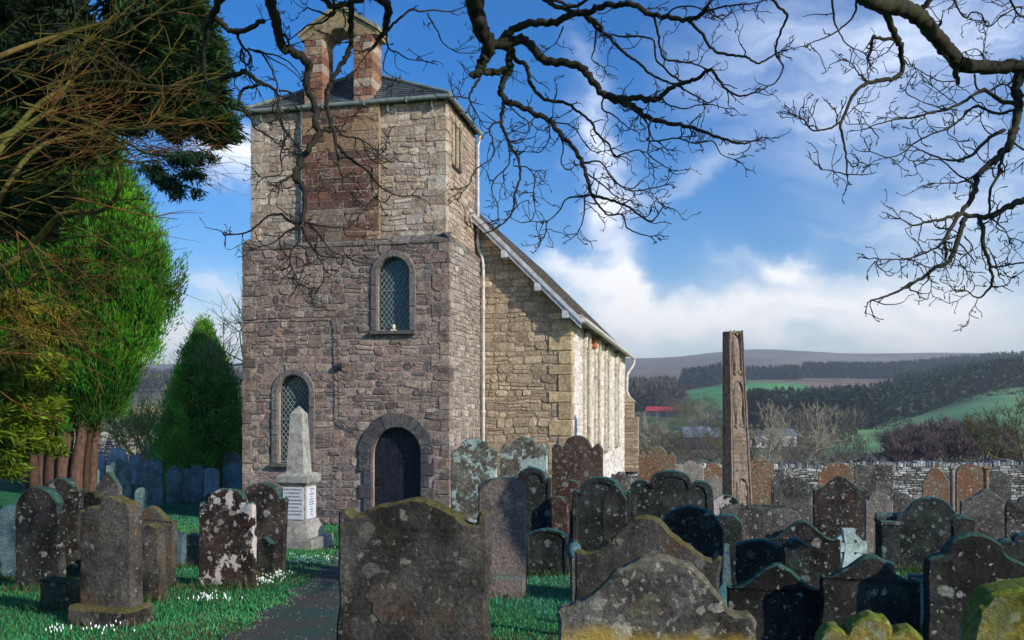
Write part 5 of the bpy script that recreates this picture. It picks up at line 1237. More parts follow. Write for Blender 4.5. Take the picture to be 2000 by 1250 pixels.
CI = [
 ([(70, -60), (75, 50), (100, 140), (140, 210), (130, 260), (105, 310), (85, 360), (50, 370)], 33, 12, UP, .3),
 ([(140, 205), (200, 205), (230, 160), (300, 120), (400, 110), (480, 100), (540, 70), (620, 60), (700, 30), (780, 20), (850, 30), (940, 75), (1020, 85), (1100, 95), (1160, 80), (1200, 30)], 15, 6),
 ([(140, 215), (250, 205), (300, 190), (350, 230), (400, 290), (480, 300), (560, 315), (610, 350), (650, 400), (700, 460), (770, 485), (860, 480), (940, 490), (980, 470), (1040, 420), (1100, 400), (1160, 380), (1215, 340), (1260, 390), (1290, 430), (1360, 470), (1430, 455)], 18, 2.5),
 ([(700, 460), (780, 500), (840, 520), (900, 565), (970, 590), (1040, 610), (1120, 620), (1200, 650), (1290, 680), (1350, 700), (1420, 690), (1480, 670)], 11, 2, None, 1.8),
 ([(240, 220), (270, 290), (320, 320), (335, 390), (360, 440), (420, 490), (470, 495), (520, 505), (570, 540), (640, 600), (660, 650), (720, 700), (750, 760), (800, 750), (870, 730)], 9, 2),
 ([(200, 215), (250, 240), (235, 280), (235, 340), (205, 400), (200, 460), (240, 500), (300, 520), (380, 560), (440, 590), (470, 640), (520, 690), (570, 750), (600, 810), (620, 880), (635, 950), (680, 960), (740, 980), (800, 1000), (860, 1040), (930, 1080), (990, 1010)], 15, 2),
 ([(110, 355), (160, 350), (235, 345)], 13, 12, None, .5),
 ([(215, 490), (195, 590), (220, 660), (250, 720), (285, 790), (290, 860), (265, 950), (250, 1040), (180, 1110), (100, 1140), (50, 1110)], 7, 2),
 ([(225, 650), (230, 700), (235, 800), (170, 870), (150, 930), (180, 1000), (180, 1070)], 3.5, 1.8),
 ([(635, 950), (680, 1010), (720, 1050), (790, 1050), (810, 1110), (870, 1140), (925, 1155)], 4, 1.6),
 ([(640, 950), (600, 960), (520, 970), (480, 1030), (420, 1080), (340, 1080)], 4, 1.6),
 ([(605, 960), (600, 1060), (570, 1140)], 3, 1.6), ([(420, 1080), (410, 1150), (390, 1180)], 2.5, 1.6),
 ([(600, 795), (680, 790), (740, 870), (820, 930), (900, 925), (995, 905)], 3.5, 1.6), ([(620, 850), (690, 900), (760, 960), (830, 980)], 3, 1.6),
 ([(440, 595), (480, 600), (550, 620), (600, 690), (650, 740), (720, 735)], 3, 1.6),
 ([(600, 70), (660, 130), (720, 180), (800, 260), (870, 310), (940, 370), (1010, 400), (1060, 420), (1130, 460), (1200, 500)], 7, 2.2),
 ([(1110, 95), (1180, 170), (1240, 250), (1330, 270), (1400, 280), (1450, 310), (1510, 280), (1540, 260)], 5.5, 2.5),
 ([(1500, -20), (1550, 30), (1590, 70), (1570, 140), (1545, 200), (1540, 270), (1575, 330), (1540, 400), (1500, 420)], 4.5, 2, UP),
 ([(940, 75), (965, 160), (970, 230), (1000, 290), (1060, 300), (1130, 310), (1215, 340)], 4.5, 2.5),
 ([(660, 120), (655, 230), (640, 290), (700, 330)], 3.5, 1.6), ([(980, 470), (1010, 510), (1080, 530), (1150, 515), (1220, 510), (1290, 530)], 3, 1.5),
 ([(800, 505), (870, 560), (910, 600), (920, 680), (915, 750), (960, 790), (1020, 825)], 4, 1.6),
 ([(920, 690), (980, 685), (1060, 675), (1140, 700), (1230, 690), (1270, 750), (1335, 780)], 3.2, 1.5),
 ([(205, 590), (150, 610), (140, 640), (160, 700), (150, 770), (70, 830), (40, 900), (5, 940)], 4, 1.6),
 ([(100, 365), (60, 430), (40, 480), (70, 540), (90, 580)], 6, 1.6), ([(40, 480), (-30, 470), (-100, 480), (-150, 440)], 3, 1.5),
 ([(380, -20), (440, 20), (520, 50), (600, 70), (680, 120), (700, 170)], 9, 5, UP, 1.6), ([(640, -20), (560, 30), (480, 10), (390, -20)], 6, 5, None, 1.5),
 ([(500, 130), (470, 200), (440, 230)], 3, 1.5), ([(1160, 80), (1220, 50), (1300, 30), (1400, 20), (1460, 10)], 4, 1.6, None, 1.6), ([(1000, 90), (1040, 40), (1120, 30), (1190, 50), (1260, 90), (1300, 80)], 3, 1.5),
 ([(240, 520), (280, 560), (330, 600), (320, 650), (250, 640), (200, 690)], 3, 1.5), ([(380, 560), (330, 600), (260, 640)], 3, 1.5), ([(430, 600), (430, 680), (390, 740), (310, 740)], 3, 1.5),
 ([(480, 640), (500, 720), (490, 790), (520, 830), (560, 810)], 3, 1.5), ([(700, 470), (690, 530), (740, 560), (790, 600), (830, 630)], 4, 1.6), ([(260, 810), (330, 820), (360, 870), (355, 940)], 2.5, 1.5), ([(1080, 400), (1050, 380), (960, 300), (930, 190), (800, 180), (740, 170)], 4, 3, None, 1.4),
]
grp(T1, 7.0, cC, CI, bark)
LI = [
 ([(230, -20), (240, 40), (270, 140), (275, 230), (340, 260), (390, 290), (415, 330), (415, 430), (440, 520), (460, 600), (470, 690), (420, 760), (380, 830), (355, 900), (385, 940), (410, 1000), (400, 1080), (380, 1140)], 16, 6, UP, .35),
 ([(275, 170), (310, 190), (330, 230)], 6, 3, None, .3), ([(365, 880), (320, 905), (280, 930)], 5, 4, None, .2),
 ([(640, -20), (640, 60), (640, 150), (640, 240), (600, 310), (550, 400), (520, 450), (515, 500), (520, 570), (545, 650), (560, 720), (600, 770), (650, 820), (700, 850), (740, 890), (780, 940), (840, 980), (900, 1000), (945, 995)], 10, 1.8, UP, .6),
 ([(470, 690), (490, 660), (540, 665)], 7, 6, None, .3), ([(560, 640), (600, 690), (690, 710), (720, 780), (770, 830), (830, 820)], 4, 1.6), ([(560, 740), (580, 850), (600, 900), (640, 880)], 4, 1.8),
 ([(600, 905), (560, 910), (500, 910)], 2.5, 1.5), ([(600, 905), (600, 960), (650, 980)], 2.5, 1.5), ([(700, 710), (760, 760), (800, 750), (830, 700)], 2.5, 1.5), ([(560, 595), (600, 600), (650, 590)], 2.5, 1.5), ([(740, 890), (745, 950), (750, 1000)], 2.5, 1.5),
 ([(-20, 400), (40, 380), (90, 370), (150, 400), (220, 440), (270, 480), (265, 560), (300, 660), (350, 720), (400, 780)], 9, 2), ([(180, 430), (130, 440), (75, 470), (75, 520), (75, 540), (130, 600), (150, 650), (200, 680), (280, 720)], 6, 2),
 ([(270, 460), (330, 470), (385, 530), (360, 640), (350, 720)], 3.5, 1.6), ([(265, 520), (300, 690), (280, 790), (285, 880), (190, 905)], 3, 1.6), ([(190, 270), (230, 340), (260, 420), (265, 480)], 3.5, 2.5), ([(120, 250), (190, 270), (250, 280), (330, 320), (395, 405)], 3.5, 1.6),
 ([(380, 1140), (320, 1120), (280, 1090), (220, 1100), (130, 1170), (80, 1190), (0, 1195)], 5, 1.8), ([(370, 1150), (310, 1180), (250, 1230), (200, 1250)], 3.5, 1.6), ([(380, 1150), (375, 1220), (330, 1290), (340, 1370)], 3.5, 1.6),
 ([(390, 1150), (420, 1220), (470, 1290), (540, 1310), (620, 1310)], 4, 1.6), ([(400, 1130), (500, 1150), (600, 1160), (640, 1150), (700, 1070)], 4, 1.8), ([(600, 1160), (620, 1200), (700, 1200)], 2.5, 1.5), ([(410, 1130), (470, 1180), (530, 1270), (600, 1300)], 3, 1.6), ([(395, 1180), (440, 1260), (500, 1360), (490, 1450), (440, 1470)], 2.5, 1.5),
 ([(300, 1230), (310, 1300), (370, 1310), (400, 1340), (380, 1420)], 2.2, 1.4),
 ([(760, -20), (830, 30), (820, 100), (820, 150), (790, 180), (760, 230), (700, 260)], 15, 4, UP, .8), ([(820, 160), (880, 100), (950, 50), (990, 60), (1060, 50), (1130, 60), (1220, 35)], 5, 1.8, None, 1.3), ([(1030, 70), (1080, 160), (1110, 220), (1180, 265), (1250, 270)], 3, 1.6), ([(820, 150), (830, 240), (880, 270), (930, 300), (1010, 310)], 3.5, 1.6), ([(830, 240), (810, 300), (810, 360), (870, 400)], 2.5, 1.5),
 ([(480, -20), (560, 30), (640, 10), (700, -5)], 9, 8, None, 1.2), ([(560, 30), (540, 80), (480, 60), (420, 40)], 5, 2), ([(540, 60), (500, 110), (420, 130), (370, 170), (330, 200)], 3.5, 1.6), ([(600, 60), (610, 120), (580, 170), (530, 180)], 2.5, 1.5), ([(760, 230), (700, 300), (670, 350)], 3, 1.5, None, 1.5),
]
grp(T1, 7.4, cL, LI, bark)
LJ = [([(440, -20), (415, 30), (402, 60), (398, 120), (404, 160)], 13, 5, UP, .5), ([(412, 32), (440, 55), (462, 62), (490, 52), (515, 38)], 9, 7, None, .2), ([(462, 62), (470, 85), (487, 105), (486, 125), (470, 115), (472, 95), (478, 120), (486, 150), (500, 170)], 5, 1.8), ([(487, 97), (510, 100), (530, 115), (560, 130), (590, 158)], 3, 1.6)]
grp(T1, 7.4, cI, LJ, bark)
T2 = empty('bare_tree', (9.2, 2.2, gz(9.2, 2.2)), 0, 'bare tree just beyond the right edge reaching its thick mossy limb into the picture', 'tree')
mb = MB(); tr2 = catmull([(0, 0, -.3), (-.1, .1, 1.5), (.1, .3, 3.2), (-.1, .5, 5.0), (0, .6, 6)], 8); mb.tube(tr2, np.linspace(.5, .26, len(tr2)), 14); mb.build('trunk', barkR, T2)
U2 = np.array([9.15, 2.6, T2.location.z+4.4])
RI = [
 ([(1300, 330), (1200, 300), (1040, 275), (900, 270), (800, 265), (760, 240), (710, 180), (660, 120), (610, 60), (540, 30), (440, 10), (380, -30)], 24, 27, U2, .25),
 ([(610, 60), (650, 10), (680, -30)], 10, 9, None, .2), ([(770, 250), (765, 290), (775, 340)], 15, 7, None, .2), ([(690, 110), (700, 100), (705, 85)], 6, 5, None, .0),
 ([(1025, 270), (1015, 380), (1020, 440), (1000, 520), (970, 600), (930, 640), (880, 680), (840, 750), (820, 820), (780, 870), (730, 960), (725, 1050)], 19, 4.5), ([(1030, 420), (1000, 540), (960, 620), (940, 700), (905, 780), (900, 870)], 8, 4),
 ([(475, 40), (510, 130), (530, 170), (545, 230), (545, 290), (510, 320), (440, 330), (380, 350), (340, 400), (310, 470), (295, 510), (310, 590), (320, 650), (320, 710)], 11, 2.5, None, .5),
 ([(300, 495), (240, 525), (180, 530), (150, 490), (130, 480)], 4, 1.6), ([(320, 710), (260, 695), (215, 690)], 2.5, 1.5), ([(320, 650), (350, 680), (370, 660)], 2.5, 1.5), ([(410, 335), (370, 300), (350, 270), (330, 250)], 3, 1.5), ([(530, 160), (460, 155), (425, 155), (415, 210), (400, 240)], 6, 5, None, .7),
 ([(260, -20), (270, 80), (285, 120), (320, 180), (390, 215)], 3.5, 1.6), ([(360, -20), (350, 60), (290, 120), (240, 150), (170, 175)], 4, 1.6, None, 1.2), ([(300, 480), (340, 450), (365, 425)], 2, 1.4),
 ([(1010, 430), (930, 400), (880, 365), (820, 400), (740, 440), (660, 460), (580, 480), (500, 490), (415, 515)], 8, 1.8), ([(1010, 450), (920, 460), (850, 430), (800, 470), (740, 520), (680, 540), (600, 580), (550, 620), (490, 640), (415, 615)], 5.5, 1.6),
 ([(960, 530), (900, 560), (840, 620), (790, 650), (720, 650), (640, 620), (580, 590)], 8, 1.6, None, 1.2), ([(1100, 800), (1042, 815), (980, 840), (900, 880), (850, 880), (780, 870), (720, 890), (660, 900), (590, 915), (540, 890)], 13, 1.6, U2), ([(870, 880), (880, 1000), (905, 1080), (910, 1150), (860, 1210), (800, 1180)], 8, 1.8), ([(910, 1090), (970, 1080), (1040, 1070), (1100, 1060)], 3.5, 2.5), ([(910, 1170), (970, 1160), (990, 1130)], 2.5, 1.5),
 ([(800, 890), (770, 980), (740, 1060), (680, 1090), (630, 1130), (570, 1160), (520, 1190), (450, 1215), (420, 1220)], 9, 2), ([(740, 960), (690, 1000), (640, 1030), (580, 1050), (510, 1055), (450, 1055)], 4, 1.6), ([(740, 1060), (670, 1090), (590, 1060)], 3, 1.5),
 ([(600, 290), (560, 370), (620, 410), (700, 440)], 2.2, 1.6), ([(760, 330), (700, 330), (640, 300), (590, 270)], 2.6, 1.5), ([(930, 640), (860, 700), (790, 740), (740, 745), (680, 745)], 4.5, 1.6), ([(840, 750), (760, 700), (700, 650), (590, 655)], 3.5, 1.6), ([(780, 430), (720, 390), (670, 350)], 2.5, 1.5), ([(900, 880), (960, 930), (980, 970)], 3, 1.5), ([(800, 960), (830, 1010), (780, 1060), (800, 1090)], 2.6, 1.5),
 ([(740, -20), (800, 70), (830, 50), (870, 60), (895, 110), (960, 60), (1010, 30)], 3.2, 2, U2), ([(980, -20), (1010, 50), (1042, 70), (1100, 90)], 4, 3, U2), ([(960, 265), (880, 250), (885, 150)], 2.5, 1.6), ([(880, 240), (850, 200), (800, 210)], 2.2, 1.5), ([(1100, 640), (1042, 610), (1010, 590), (1000, 560)], 4, 1.8, U2), ([(840, 300), (850, 360), (900, 370), (960, 340), (1000, 370)], 4, 3),
]
RI = [(r_+(None, 1.55))[:5] if len(r_) == 3 else r_ for r_ in RI]
grp(T2, 6.2, cR, RI, barkR)
# ------------------------------------------------------------ GENERIC BARE TREES
def bare_tree_parts(seed, h, spread=.5, lev=5, r0=.16, bushy=False, minr=.02, droop=0, kids=3):
    r_ = random.Random(seed); A, B = MB(), MB()
    def go(p, dv, L, rad, lv):
        n = 4; pts = [np.array(p, float)]; d_ = np.array(dv, float)
        for k in range(n):
            d_ = d_+np.array([r_.gauss(0, .12), r_.gauss(0, .12), r_.gauss(0, .06)+(.05 if lv > 1 else 0)-droop]); d_ /= np.linalg.norm(d_); pts.append(pts[-1]+d_*L/n)
        rr = np.linspace(rad, max(minr, rad*.62), n+1)
        (A if lv <= 1 else B).tube(pts, np.maximum(rr, minr), 7 if lv == 0 else 4 if lv < 3 else 3, cap=False)
        if lv >= lev: return
        nk = kids+(1 if r_.random() < .4 else 0)
        for k in range(nk):
            q = pts[-1] if k == 0 else pts[r_.choice((2, 3, 3, 4))]
            a = np.array([r_.gauss(0, 1), r_.gauss(0, 1), r_.gauss(.15, .5)]); a /= np.linalg.norm(a)
            go(q, d_*(.75 if k == 0 else .45)+a*spread*(1.0 if k else .45), L*r_.uniform(.62, .85), max(minr, rad*.6), lv+1)
    if bushy:
        for k in range(7):
            a = 2*math.pi*k/7+r_.uniform(-.3, .3); go((.1*math.cos(a), .1*math.sin(a), 0), (math.cos(a)*.5, math.sin(a)*.5, .9), h*.3, r0*.5, 1)
    else: go((0, 0, -.2), (0, 0, 1), h*.28, r0, 0)
    return A, B
def bare_tree(name, px, d, h, seed, mat, label, group=None, cat='tree', **kw):
    x = (px-1000)/F*d; A, B = bare_tree_parts(seed, h, **kw); t = empty(name, (x, d, gz(x, d)), seed*1.7, label, cat, group)
    if A.n: A.build('trunk', mat, t)
    if B.n: B.build('twigs', mat, t)
    return t
bk_pale = barkmat('pale_twigs', (.42, .37, .28), (.24, .25, .12), .4, 6); bk_olive = barkmat('olive_twigs', (.16, .15, .06), (.10, .12, .02), .6, 6)
bk_shrub_lift = barkmat('olive_twigs_shade_lift', (.42, .40, .14), (.30, .36, .07), .5, 6)  # olive twigs with brighter colour, painted up against the church's shade
bk_grey = barkmat('grey_twigs', (.13, .115, .09), (.08, .09, .04), .4, 6); bk_purple = barkmat('purple_twigs', (.15, .11, .115), (.11, .09, .08), .4, 6)
protos = []
for s_, mt in ((11, bk_pale), (12, bk_grey), (13, bk_grey), (14, bk_olive), (15, bk_pale)):
    protos.append(bare_tree('bare_tree', 1500, 100, 10, s_, mt, 'bare winter tree in the valley beyond the boundary wall', 'bare trees in the valley', lev=5, spread=.55, minr=.022, kids=3))
VT = [(1262, 130, 9, 1), (1290, 112, 8, 3), (1318, 105, 6.5, 1), (1340, 330, 17, 1), (1368, 340, 16, 2), (1395, 200, 12, 3), (1400, 105, 9, 1), (1385, 360, 17, 1), (1300, 420, 17, 2), (1470, 120, 9, 3), (1496, 118, 11.5, 0), (1524, 122, 9, 4), (1560, 100, 5, 1), (1585, 112, 9.5, 0), (1650, 96, 4.5, 1), (1668, 100, 5, 2), (1690, 98, 4, 1), (1610, 97, 4.2, 1), (1575, 102, 5.2, 2), (1440, 102, 5.5, 1), (1345, 98, 5.0, 2), (1290, 96, 4.5, 1), (1255, 100, 5.5, 3), (1720, 240, 8, 1), (1750, 250, 7, 1), (1715, 260, 6, 3), (1300, 230, 9, 0), (1330, 220, 8, 3), (1270, 240, 9, 1), (1800, 300, 7, 4), (1770, 190, 7, 0), (1410, 140, 7, 3), (1280, 150, 8, 1), (1460, 150, 8, 2), (1350, 430, 15, 2), (1320, 400, 15, 1)]
for k, (px, d, h, q) in enumerate(VT):
    o = protos[k] if (k < 5) else copy_tree(protos[q])
    x = (px-1000)/F*d; o.location = (x, d, gz(x, d)); s_ = h/10*random.uniform(.92, 1.08)*1.0; o.scale = (s_, s_, s_); o.rotation_euler[2] = k*2.1
pp = [bare_tree('birch_tree', 1800, 110, 7, s_, bk_purple, 'purple-brown bare birch in the thicket beyond the wall at right', 'birches in the purple thicket', lev=5, spread=.42, minr=.028, kids=3) for s_ in (21, 22)]
n = 0
for row, (d, h) in enumerate(((86, 5.2), (96, 6.4), (108, 7.7), (120, 8.3))):
    for px in np.arange(1728+row*8, 1990, 20):
        o = pp[n] if n < 2 else copy_tree(pp[n % 2]); n += 1; p2 = px+random.uniform(-6, 6); x = (p2-1000)/F*d
        hh = h*(.72+.4*math.sin(min(1, max(0, (px-1715)/270))*math.pi)**.5); o.location = (x, d, gz(x, d)); o.scale = (hh/7,)*3; o.rotation_euler[2] = n*1.3
bare_tree('bare_tree', 2012, 70, 9.6, 31, bk_olive, 'green-twigged bare tree cut by the right edge beside the purple thicket', None, lev=6, spread=.6, minr=.016, kids=3)
bare_tree('bare_tree', 512, 30.5, 9.2, 35, bk_shrub_lift, 'pale bare tree half hidden behind the left edge of the tower', None, lev=6, spread=.62, minr=.008, r0=.14)
bare_tree('shrub', 322, 33, 4.3, 41, bk_shrub_lift, 'olive green bare many-stemmed shrub left of the conical conifer', None, 'shrub', bushy=True, lev=5, spread=.5, minr=.009, r0=.1)
bare_tree('shrub', 268, 35.5, 3.6, 43, bk_shrub_lift, 'lower bare shrub by the left boundary wall, outermost of the two olive shrubs', None, 'shrub', bushy=True, lev=5, spread=.45, minr=.009, r0=.08)
# ------------------------------------------------------------ FOLIAGE
def leaf_quads(C_, D_, L, Wd, cols, mb, mi=0):
    """diamond leaf cards: centres C_, long axes D_"""
    n = len(C_); D_ = D_/np.maximum(np.linalg.norm(D_, axis=1, keepdims=True), 1e-6)
    S = np.cross(D_, rng.normal(0, 1, (n, 3))); S /= np.maximum(np.linalg.norm(S, axis=1, keepdims=True), 1e-6)
    L = np.asarray(L).reshape(-1, 1); Wd = np.asarray(Wd).reshape(-1, 1)
    V = np.stack([C_-D_*L/2, C_+S*Wd/2+D_*L*.05, C_+D_*L/2, C_-S*Wd/2+D_*L*.05], 1).reshape(-1, 3)
    mb.add(V, np.arange(4*n).reshape(-1, 4), mi, np.repeat(cols, 4, 0))
def plume_crown(mb, blobs, d, n_pl, n_leaf, L=.2, Wd=.035, pw=.16, ph=.42, base=(.05, .15, .02), up=1.0, depth_sc=1.0, inv=(0, 0, 0)):
    areas = np.array([b_[2]*b_[3] for b_ in blobs], float); areas /= areas.sum(); s_ = d/F
    for bi, (px, py, rx, ry) in enumerate(blobs):
        c = P(px, py, d); n = int(n_pl*areas[bi])
        dr = rng.normal(0, 1, (n, 3)); dr /= np.linalg.norm(dr, axis=1, keepdims=True)
        rad = np.array([rx*s_, rx*s_*depth_sc, ry*s_]); sh_ = rng.uniform(.66, 1.0, (n, 1))+.09*np.sin(dr[:, :1]*7+dr[:, 2:]*6+bi)+.05*np.sin(dr[:, :1]*17+dr[:, 2:]*15+bi*2)
        pc = c+dr*rad*sh_-np.array([0, 0, ph*.3]); tone = rng.uniform(.55, 1.45, n)
        m_ = n_leaf; q = np.repeat(pc, m_, 0)
        off = rng.normal(0, 1, (n*m_, 3))*np.array([pw, pw, ph])*.5
        ax = np.repeat(dr*np.array([.55, .55, .1])+np.array([0, 0, up]), m_, 0)
        C_ = q+off+ax*rng.uniform(-.1, .2, (n*m_, 1)); Dv = ax+off*.9+rng.normal(0, .22, (n*m_, 3))
        col_ = np.array(base)*np.repeat(tone, m_)[:, None]*rng.uniform(.7, 1.3, (n*m_, 1)); col_[:, 0] *= np.repeat(rng.uniform(.7, 2.6, n), m_)
        lump = .5+.75*smn((vnoise(q[:, 0]*1.0, q[:, 2]*1.0, 2.3, 4)-.25)*2.0); col_ *= lump[:, None]; br = np.repeat(rng.uniform(0, 1, n) < .035, m_); col_[br] = np.array([.10, .075, .02])
        leaf_quads(C_-np.array(inv), Dv, rng.uniform(.7, 1.3, n*m_)*L, rng.uniform(.7, 1.3, n*m_)*Wd, col_, mb)
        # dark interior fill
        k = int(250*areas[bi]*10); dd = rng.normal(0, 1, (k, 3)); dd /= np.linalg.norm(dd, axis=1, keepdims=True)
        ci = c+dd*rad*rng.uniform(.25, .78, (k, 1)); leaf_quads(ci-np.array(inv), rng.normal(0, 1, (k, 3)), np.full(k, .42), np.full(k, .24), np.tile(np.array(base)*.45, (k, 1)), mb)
lm = leafmat('cypress_foliage', .2); lmd = leafmat('yew_foliage', .15)
redbark = barkmat('red_stringy_bark', (.15, .08, .06), (.06, .06, .02), .35, 12)
# cypress with many stems
d = 20.5; x = (105-1000)/F*d; g0 = gz(x, d); ct = empty('cypress_tree', (x, d, g0), 0, 'big bright green cypress on many red stems left of the tower', 'tree')
mb = MB(); inv = (x, d, g0)
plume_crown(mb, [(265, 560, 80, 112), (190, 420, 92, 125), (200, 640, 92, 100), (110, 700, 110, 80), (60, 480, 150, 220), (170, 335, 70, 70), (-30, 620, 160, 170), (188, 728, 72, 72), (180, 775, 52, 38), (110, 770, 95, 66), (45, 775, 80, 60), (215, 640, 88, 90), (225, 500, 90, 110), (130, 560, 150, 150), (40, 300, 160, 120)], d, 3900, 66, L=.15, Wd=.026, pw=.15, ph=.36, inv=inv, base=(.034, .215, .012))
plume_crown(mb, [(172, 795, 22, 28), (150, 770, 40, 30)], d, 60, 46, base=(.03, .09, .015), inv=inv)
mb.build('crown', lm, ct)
for k in range(30):
    t = (k % 15)/14; bx = 50+t*112+random.uniform(-5, 5); tx = 20+t*165+random.uniform(-10, 10); yy_ = random.uniform(-.22, .4)
    q = [P(bx, 1010, d)+np.array([0, yy_, 0]), P(bx+(tx-bx)*.15+random.uniform(-4, 4), 930, d)+np.array([0, yy_, 0]), P(bx+(tx-bx)*.5, 850, d)+np.array([0, yy_*1.2, 0]), P(tx, 760, d)+np.array([0, yy_*1.5, 0]), P(tx+(tx-105)*.25, 660, d)+np.array([0, yy_*1.5, 0])]
    q[0][2] = min(q[0][2], g0)-.3
    mb = MB(); w = catmull(q, 6)-np.array(inv); mb.tube(w, np.linspace(.15, .05, len(w))*random.uniform(.45, 1.2), 8, 0, np.array((1, 1, 1))*random.uniform(.45, 1.1)); mb.build('stem', redbark, ct)
# conical conifer by the tower
d = 30.5; x = (397-1000)/F*d; g0 = gz(x, d); cn = empty('conical_conifer', (x, d, g0), 0, 'dense conical dark green conifer standing between the shrub and the tower', 'tree')
mb = MB(); Hc = EYE+(HY-628)/F*d-g0; n = 2100; inv = (x, d, g0)
t = rng.uniform(0, 1, n)**1.15; wid = 76*d/F*np.interp(t, [0, .12, .35, .6, .85, 1], [.78, .95, 1.0, .78, .40, .06]); an = rng.uniform(0, 2*np.pi, n)
wid = wid*(1+.13*np.sin(an*5+t*9)+.12*np.sin(an*9+t*23)+.10*np.sin(an*4-t*31)+rng.normal(0, .07, n))
rr = wid*rng.uniform(.78, 1.0, n); pc = np.column_stack([rr*np.cos(an), rr*np.sin(an), t*Hc*.97]); m_ = 34; q = np.repeat(pc, m_, 0)
off = rng.normal(0, 1, (n*m_, 3))*np.array([.09, .09, .16]); ax = np.repeat(np.column_stack([np.cos(an)*.5, np.sin(an)*.5, np.ones(n)]), m_, 0)
tn = np.repeat(rng.uniform(.45, 1.5, n), m_)[:, None]; cl = np.array((.16, .48, .06))*tn*rng.uniform(.7, 1.3, (n*m_, 1)); cl[:, 0] *= np.repeat(rng.uniform(.6, 2.0, n), m_)  # green raised so the colour itself lifts the crown's shade
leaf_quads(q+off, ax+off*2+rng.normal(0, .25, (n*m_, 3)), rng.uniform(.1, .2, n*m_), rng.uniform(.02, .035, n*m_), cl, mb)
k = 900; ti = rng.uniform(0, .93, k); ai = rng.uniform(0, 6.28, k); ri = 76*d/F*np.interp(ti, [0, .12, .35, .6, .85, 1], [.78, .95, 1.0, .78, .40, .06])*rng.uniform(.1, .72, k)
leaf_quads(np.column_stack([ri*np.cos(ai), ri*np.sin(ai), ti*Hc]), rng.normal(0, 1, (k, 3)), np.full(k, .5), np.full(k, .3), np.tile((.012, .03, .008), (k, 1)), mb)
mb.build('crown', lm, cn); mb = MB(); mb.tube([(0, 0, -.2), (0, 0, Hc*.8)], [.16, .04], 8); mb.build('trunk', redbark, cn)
# near yew: limbs and thin twigs spread in from the left, tufts of needles at their ends
YX, YD = -7.6, 9.0; g0 = gz(YX, YD); inv = np.array([YX, YD, g0])
yt = empty('yew_tree', (YX, YD, g0), 0, 'dark yew overhanging the top left corner with olive and orange inner twigs', 'tree')
mb = MB(); tr_ = catmull([(0, 0, -.3), (.1, 0, 1.5), (.3, .1, 3), (.2, .1, 5), (.5, 0, 7)], 6); mb.tube(tr_, np.linspace(.5, .22, len(tr_)), 12); mb.build('trunk', redbark, yt)
tw_o = barkmat('yew_twig_bark', (.30, .17, .07), (.17, .17, .03), .6, 8)
limbs = []
for (pts, d0, d1) in [([(-260, 560), (-60, 560), (60, 480), (120, 420), (200, 410), (232, 370), (228, 320)], 34, 9), ([(-280, 420), (-60, 300), (60, 240), (110, 200), (160, 120), (230, 60)], 30, 6), ([(-280, 500), (-80, 380), (80, 200), (200, 160), (330, 170), (430, 150)], 28, 5), ([(-260, 620), (-60, 470), (60, 300), (180, 260), (300, 250), (400, 230)], 26, 5), ([(-270, 300), (-40, 130), (150, 60), (300, 30), (400, 10)], 26, 6), ([(-260, 700), (-50, 640), (40, 560), (100, 520), (160, 545), (200, 600)], 20, 5), ([(100, 235), (140, 150), (135, 110), (95, 235), (93, 170)], 6, 4), ([(-260, 680), (-20, 690), (60, 640), (130, 650), (180, 700)], 16, 4), ([(40, 200), (180, 240), (290, 300), (380, 300), (420, 290)], 12, 3)]:
    q = catmull(pts, 6); w = np.array([P(a, b_, 8.6+.5*math.sin(a/90)+.4*math.sin(b_/70)) for a, b_ in q]); limbs.append(w)
    mb = MB(); mb.tube(w-inv, np.linspace(d0, d1, len(w))/2/F*8.6*.55, 8, 0, (.42, .55, .34)); mb.build('limb', tw_o, yt)
mb = MB(); ends = []
def arc(p0, ang, L, curv, r, rec=1, colr=(1, 1, 1), dd=0.0):
    n = 10; p = np.array(p0, float); pts = [p.copy()]; a = ang
    for k in range(n):
        a += curv/n+random.gauss(0, .05); p = p+np.array([math.cos(a), 0, math.sin(a)])*L/n+np.array([0, dd*L/n+random.gauss(0, .01), 0]); pts.append(p.copy())
    mb.tube(np.array(pts)-inv, np.linspace(r, r*.35, n+1), 4, 0, colr, cap=False)
    ends.append((pts[-1], a))
    if rec:
        for k in range(random.randint(2, 4)):
            j = random.randint(3, 9); arc(pts[j], a+random.uniform(-.8, .8), L*random.uniform(.25, .5), curv*.5+random.uniform(-.4, .4), r*.5, rec-1, colr, random.uniform(-.3, .3))
for k in range(300):
    if random.random() < .55: w = random.choice(limbs); p0 = w[random.randint(2, len(w)-1)]
    else: p0 = P(random.uniform(-60, 330), random.uniform(40, 640), random.uniform(7.8, 9.4))
    px = 1000+F*p0[0]/p0[1]; py = HY-F*(p0[2]-EYE)/p0[1]
    if px > 380 or (px > 200 and py > 330) or (px > 260-max(0, py-250)*.4 and py > 250): continue
    lower = py > 380
    ang = random.uniform(-.9, .35) if lower else random.uniform(-.25, .7); L = random.uniform(.5, 1.25)
    if px > 230: L *= .6
    colr = random.choice([(.5, .62, .3), (.42, .55, .25), (.6, .65, .35), (.75, .5, .35), (.32, .3, .2)])
    arc(p0, ang, L, random.uniform(-.5, .6), random.uniform(.004, .010), 1, colr, random.uniform(-.25, .25))
mb.build('twigs', tw_o, yt)
mb = MB()
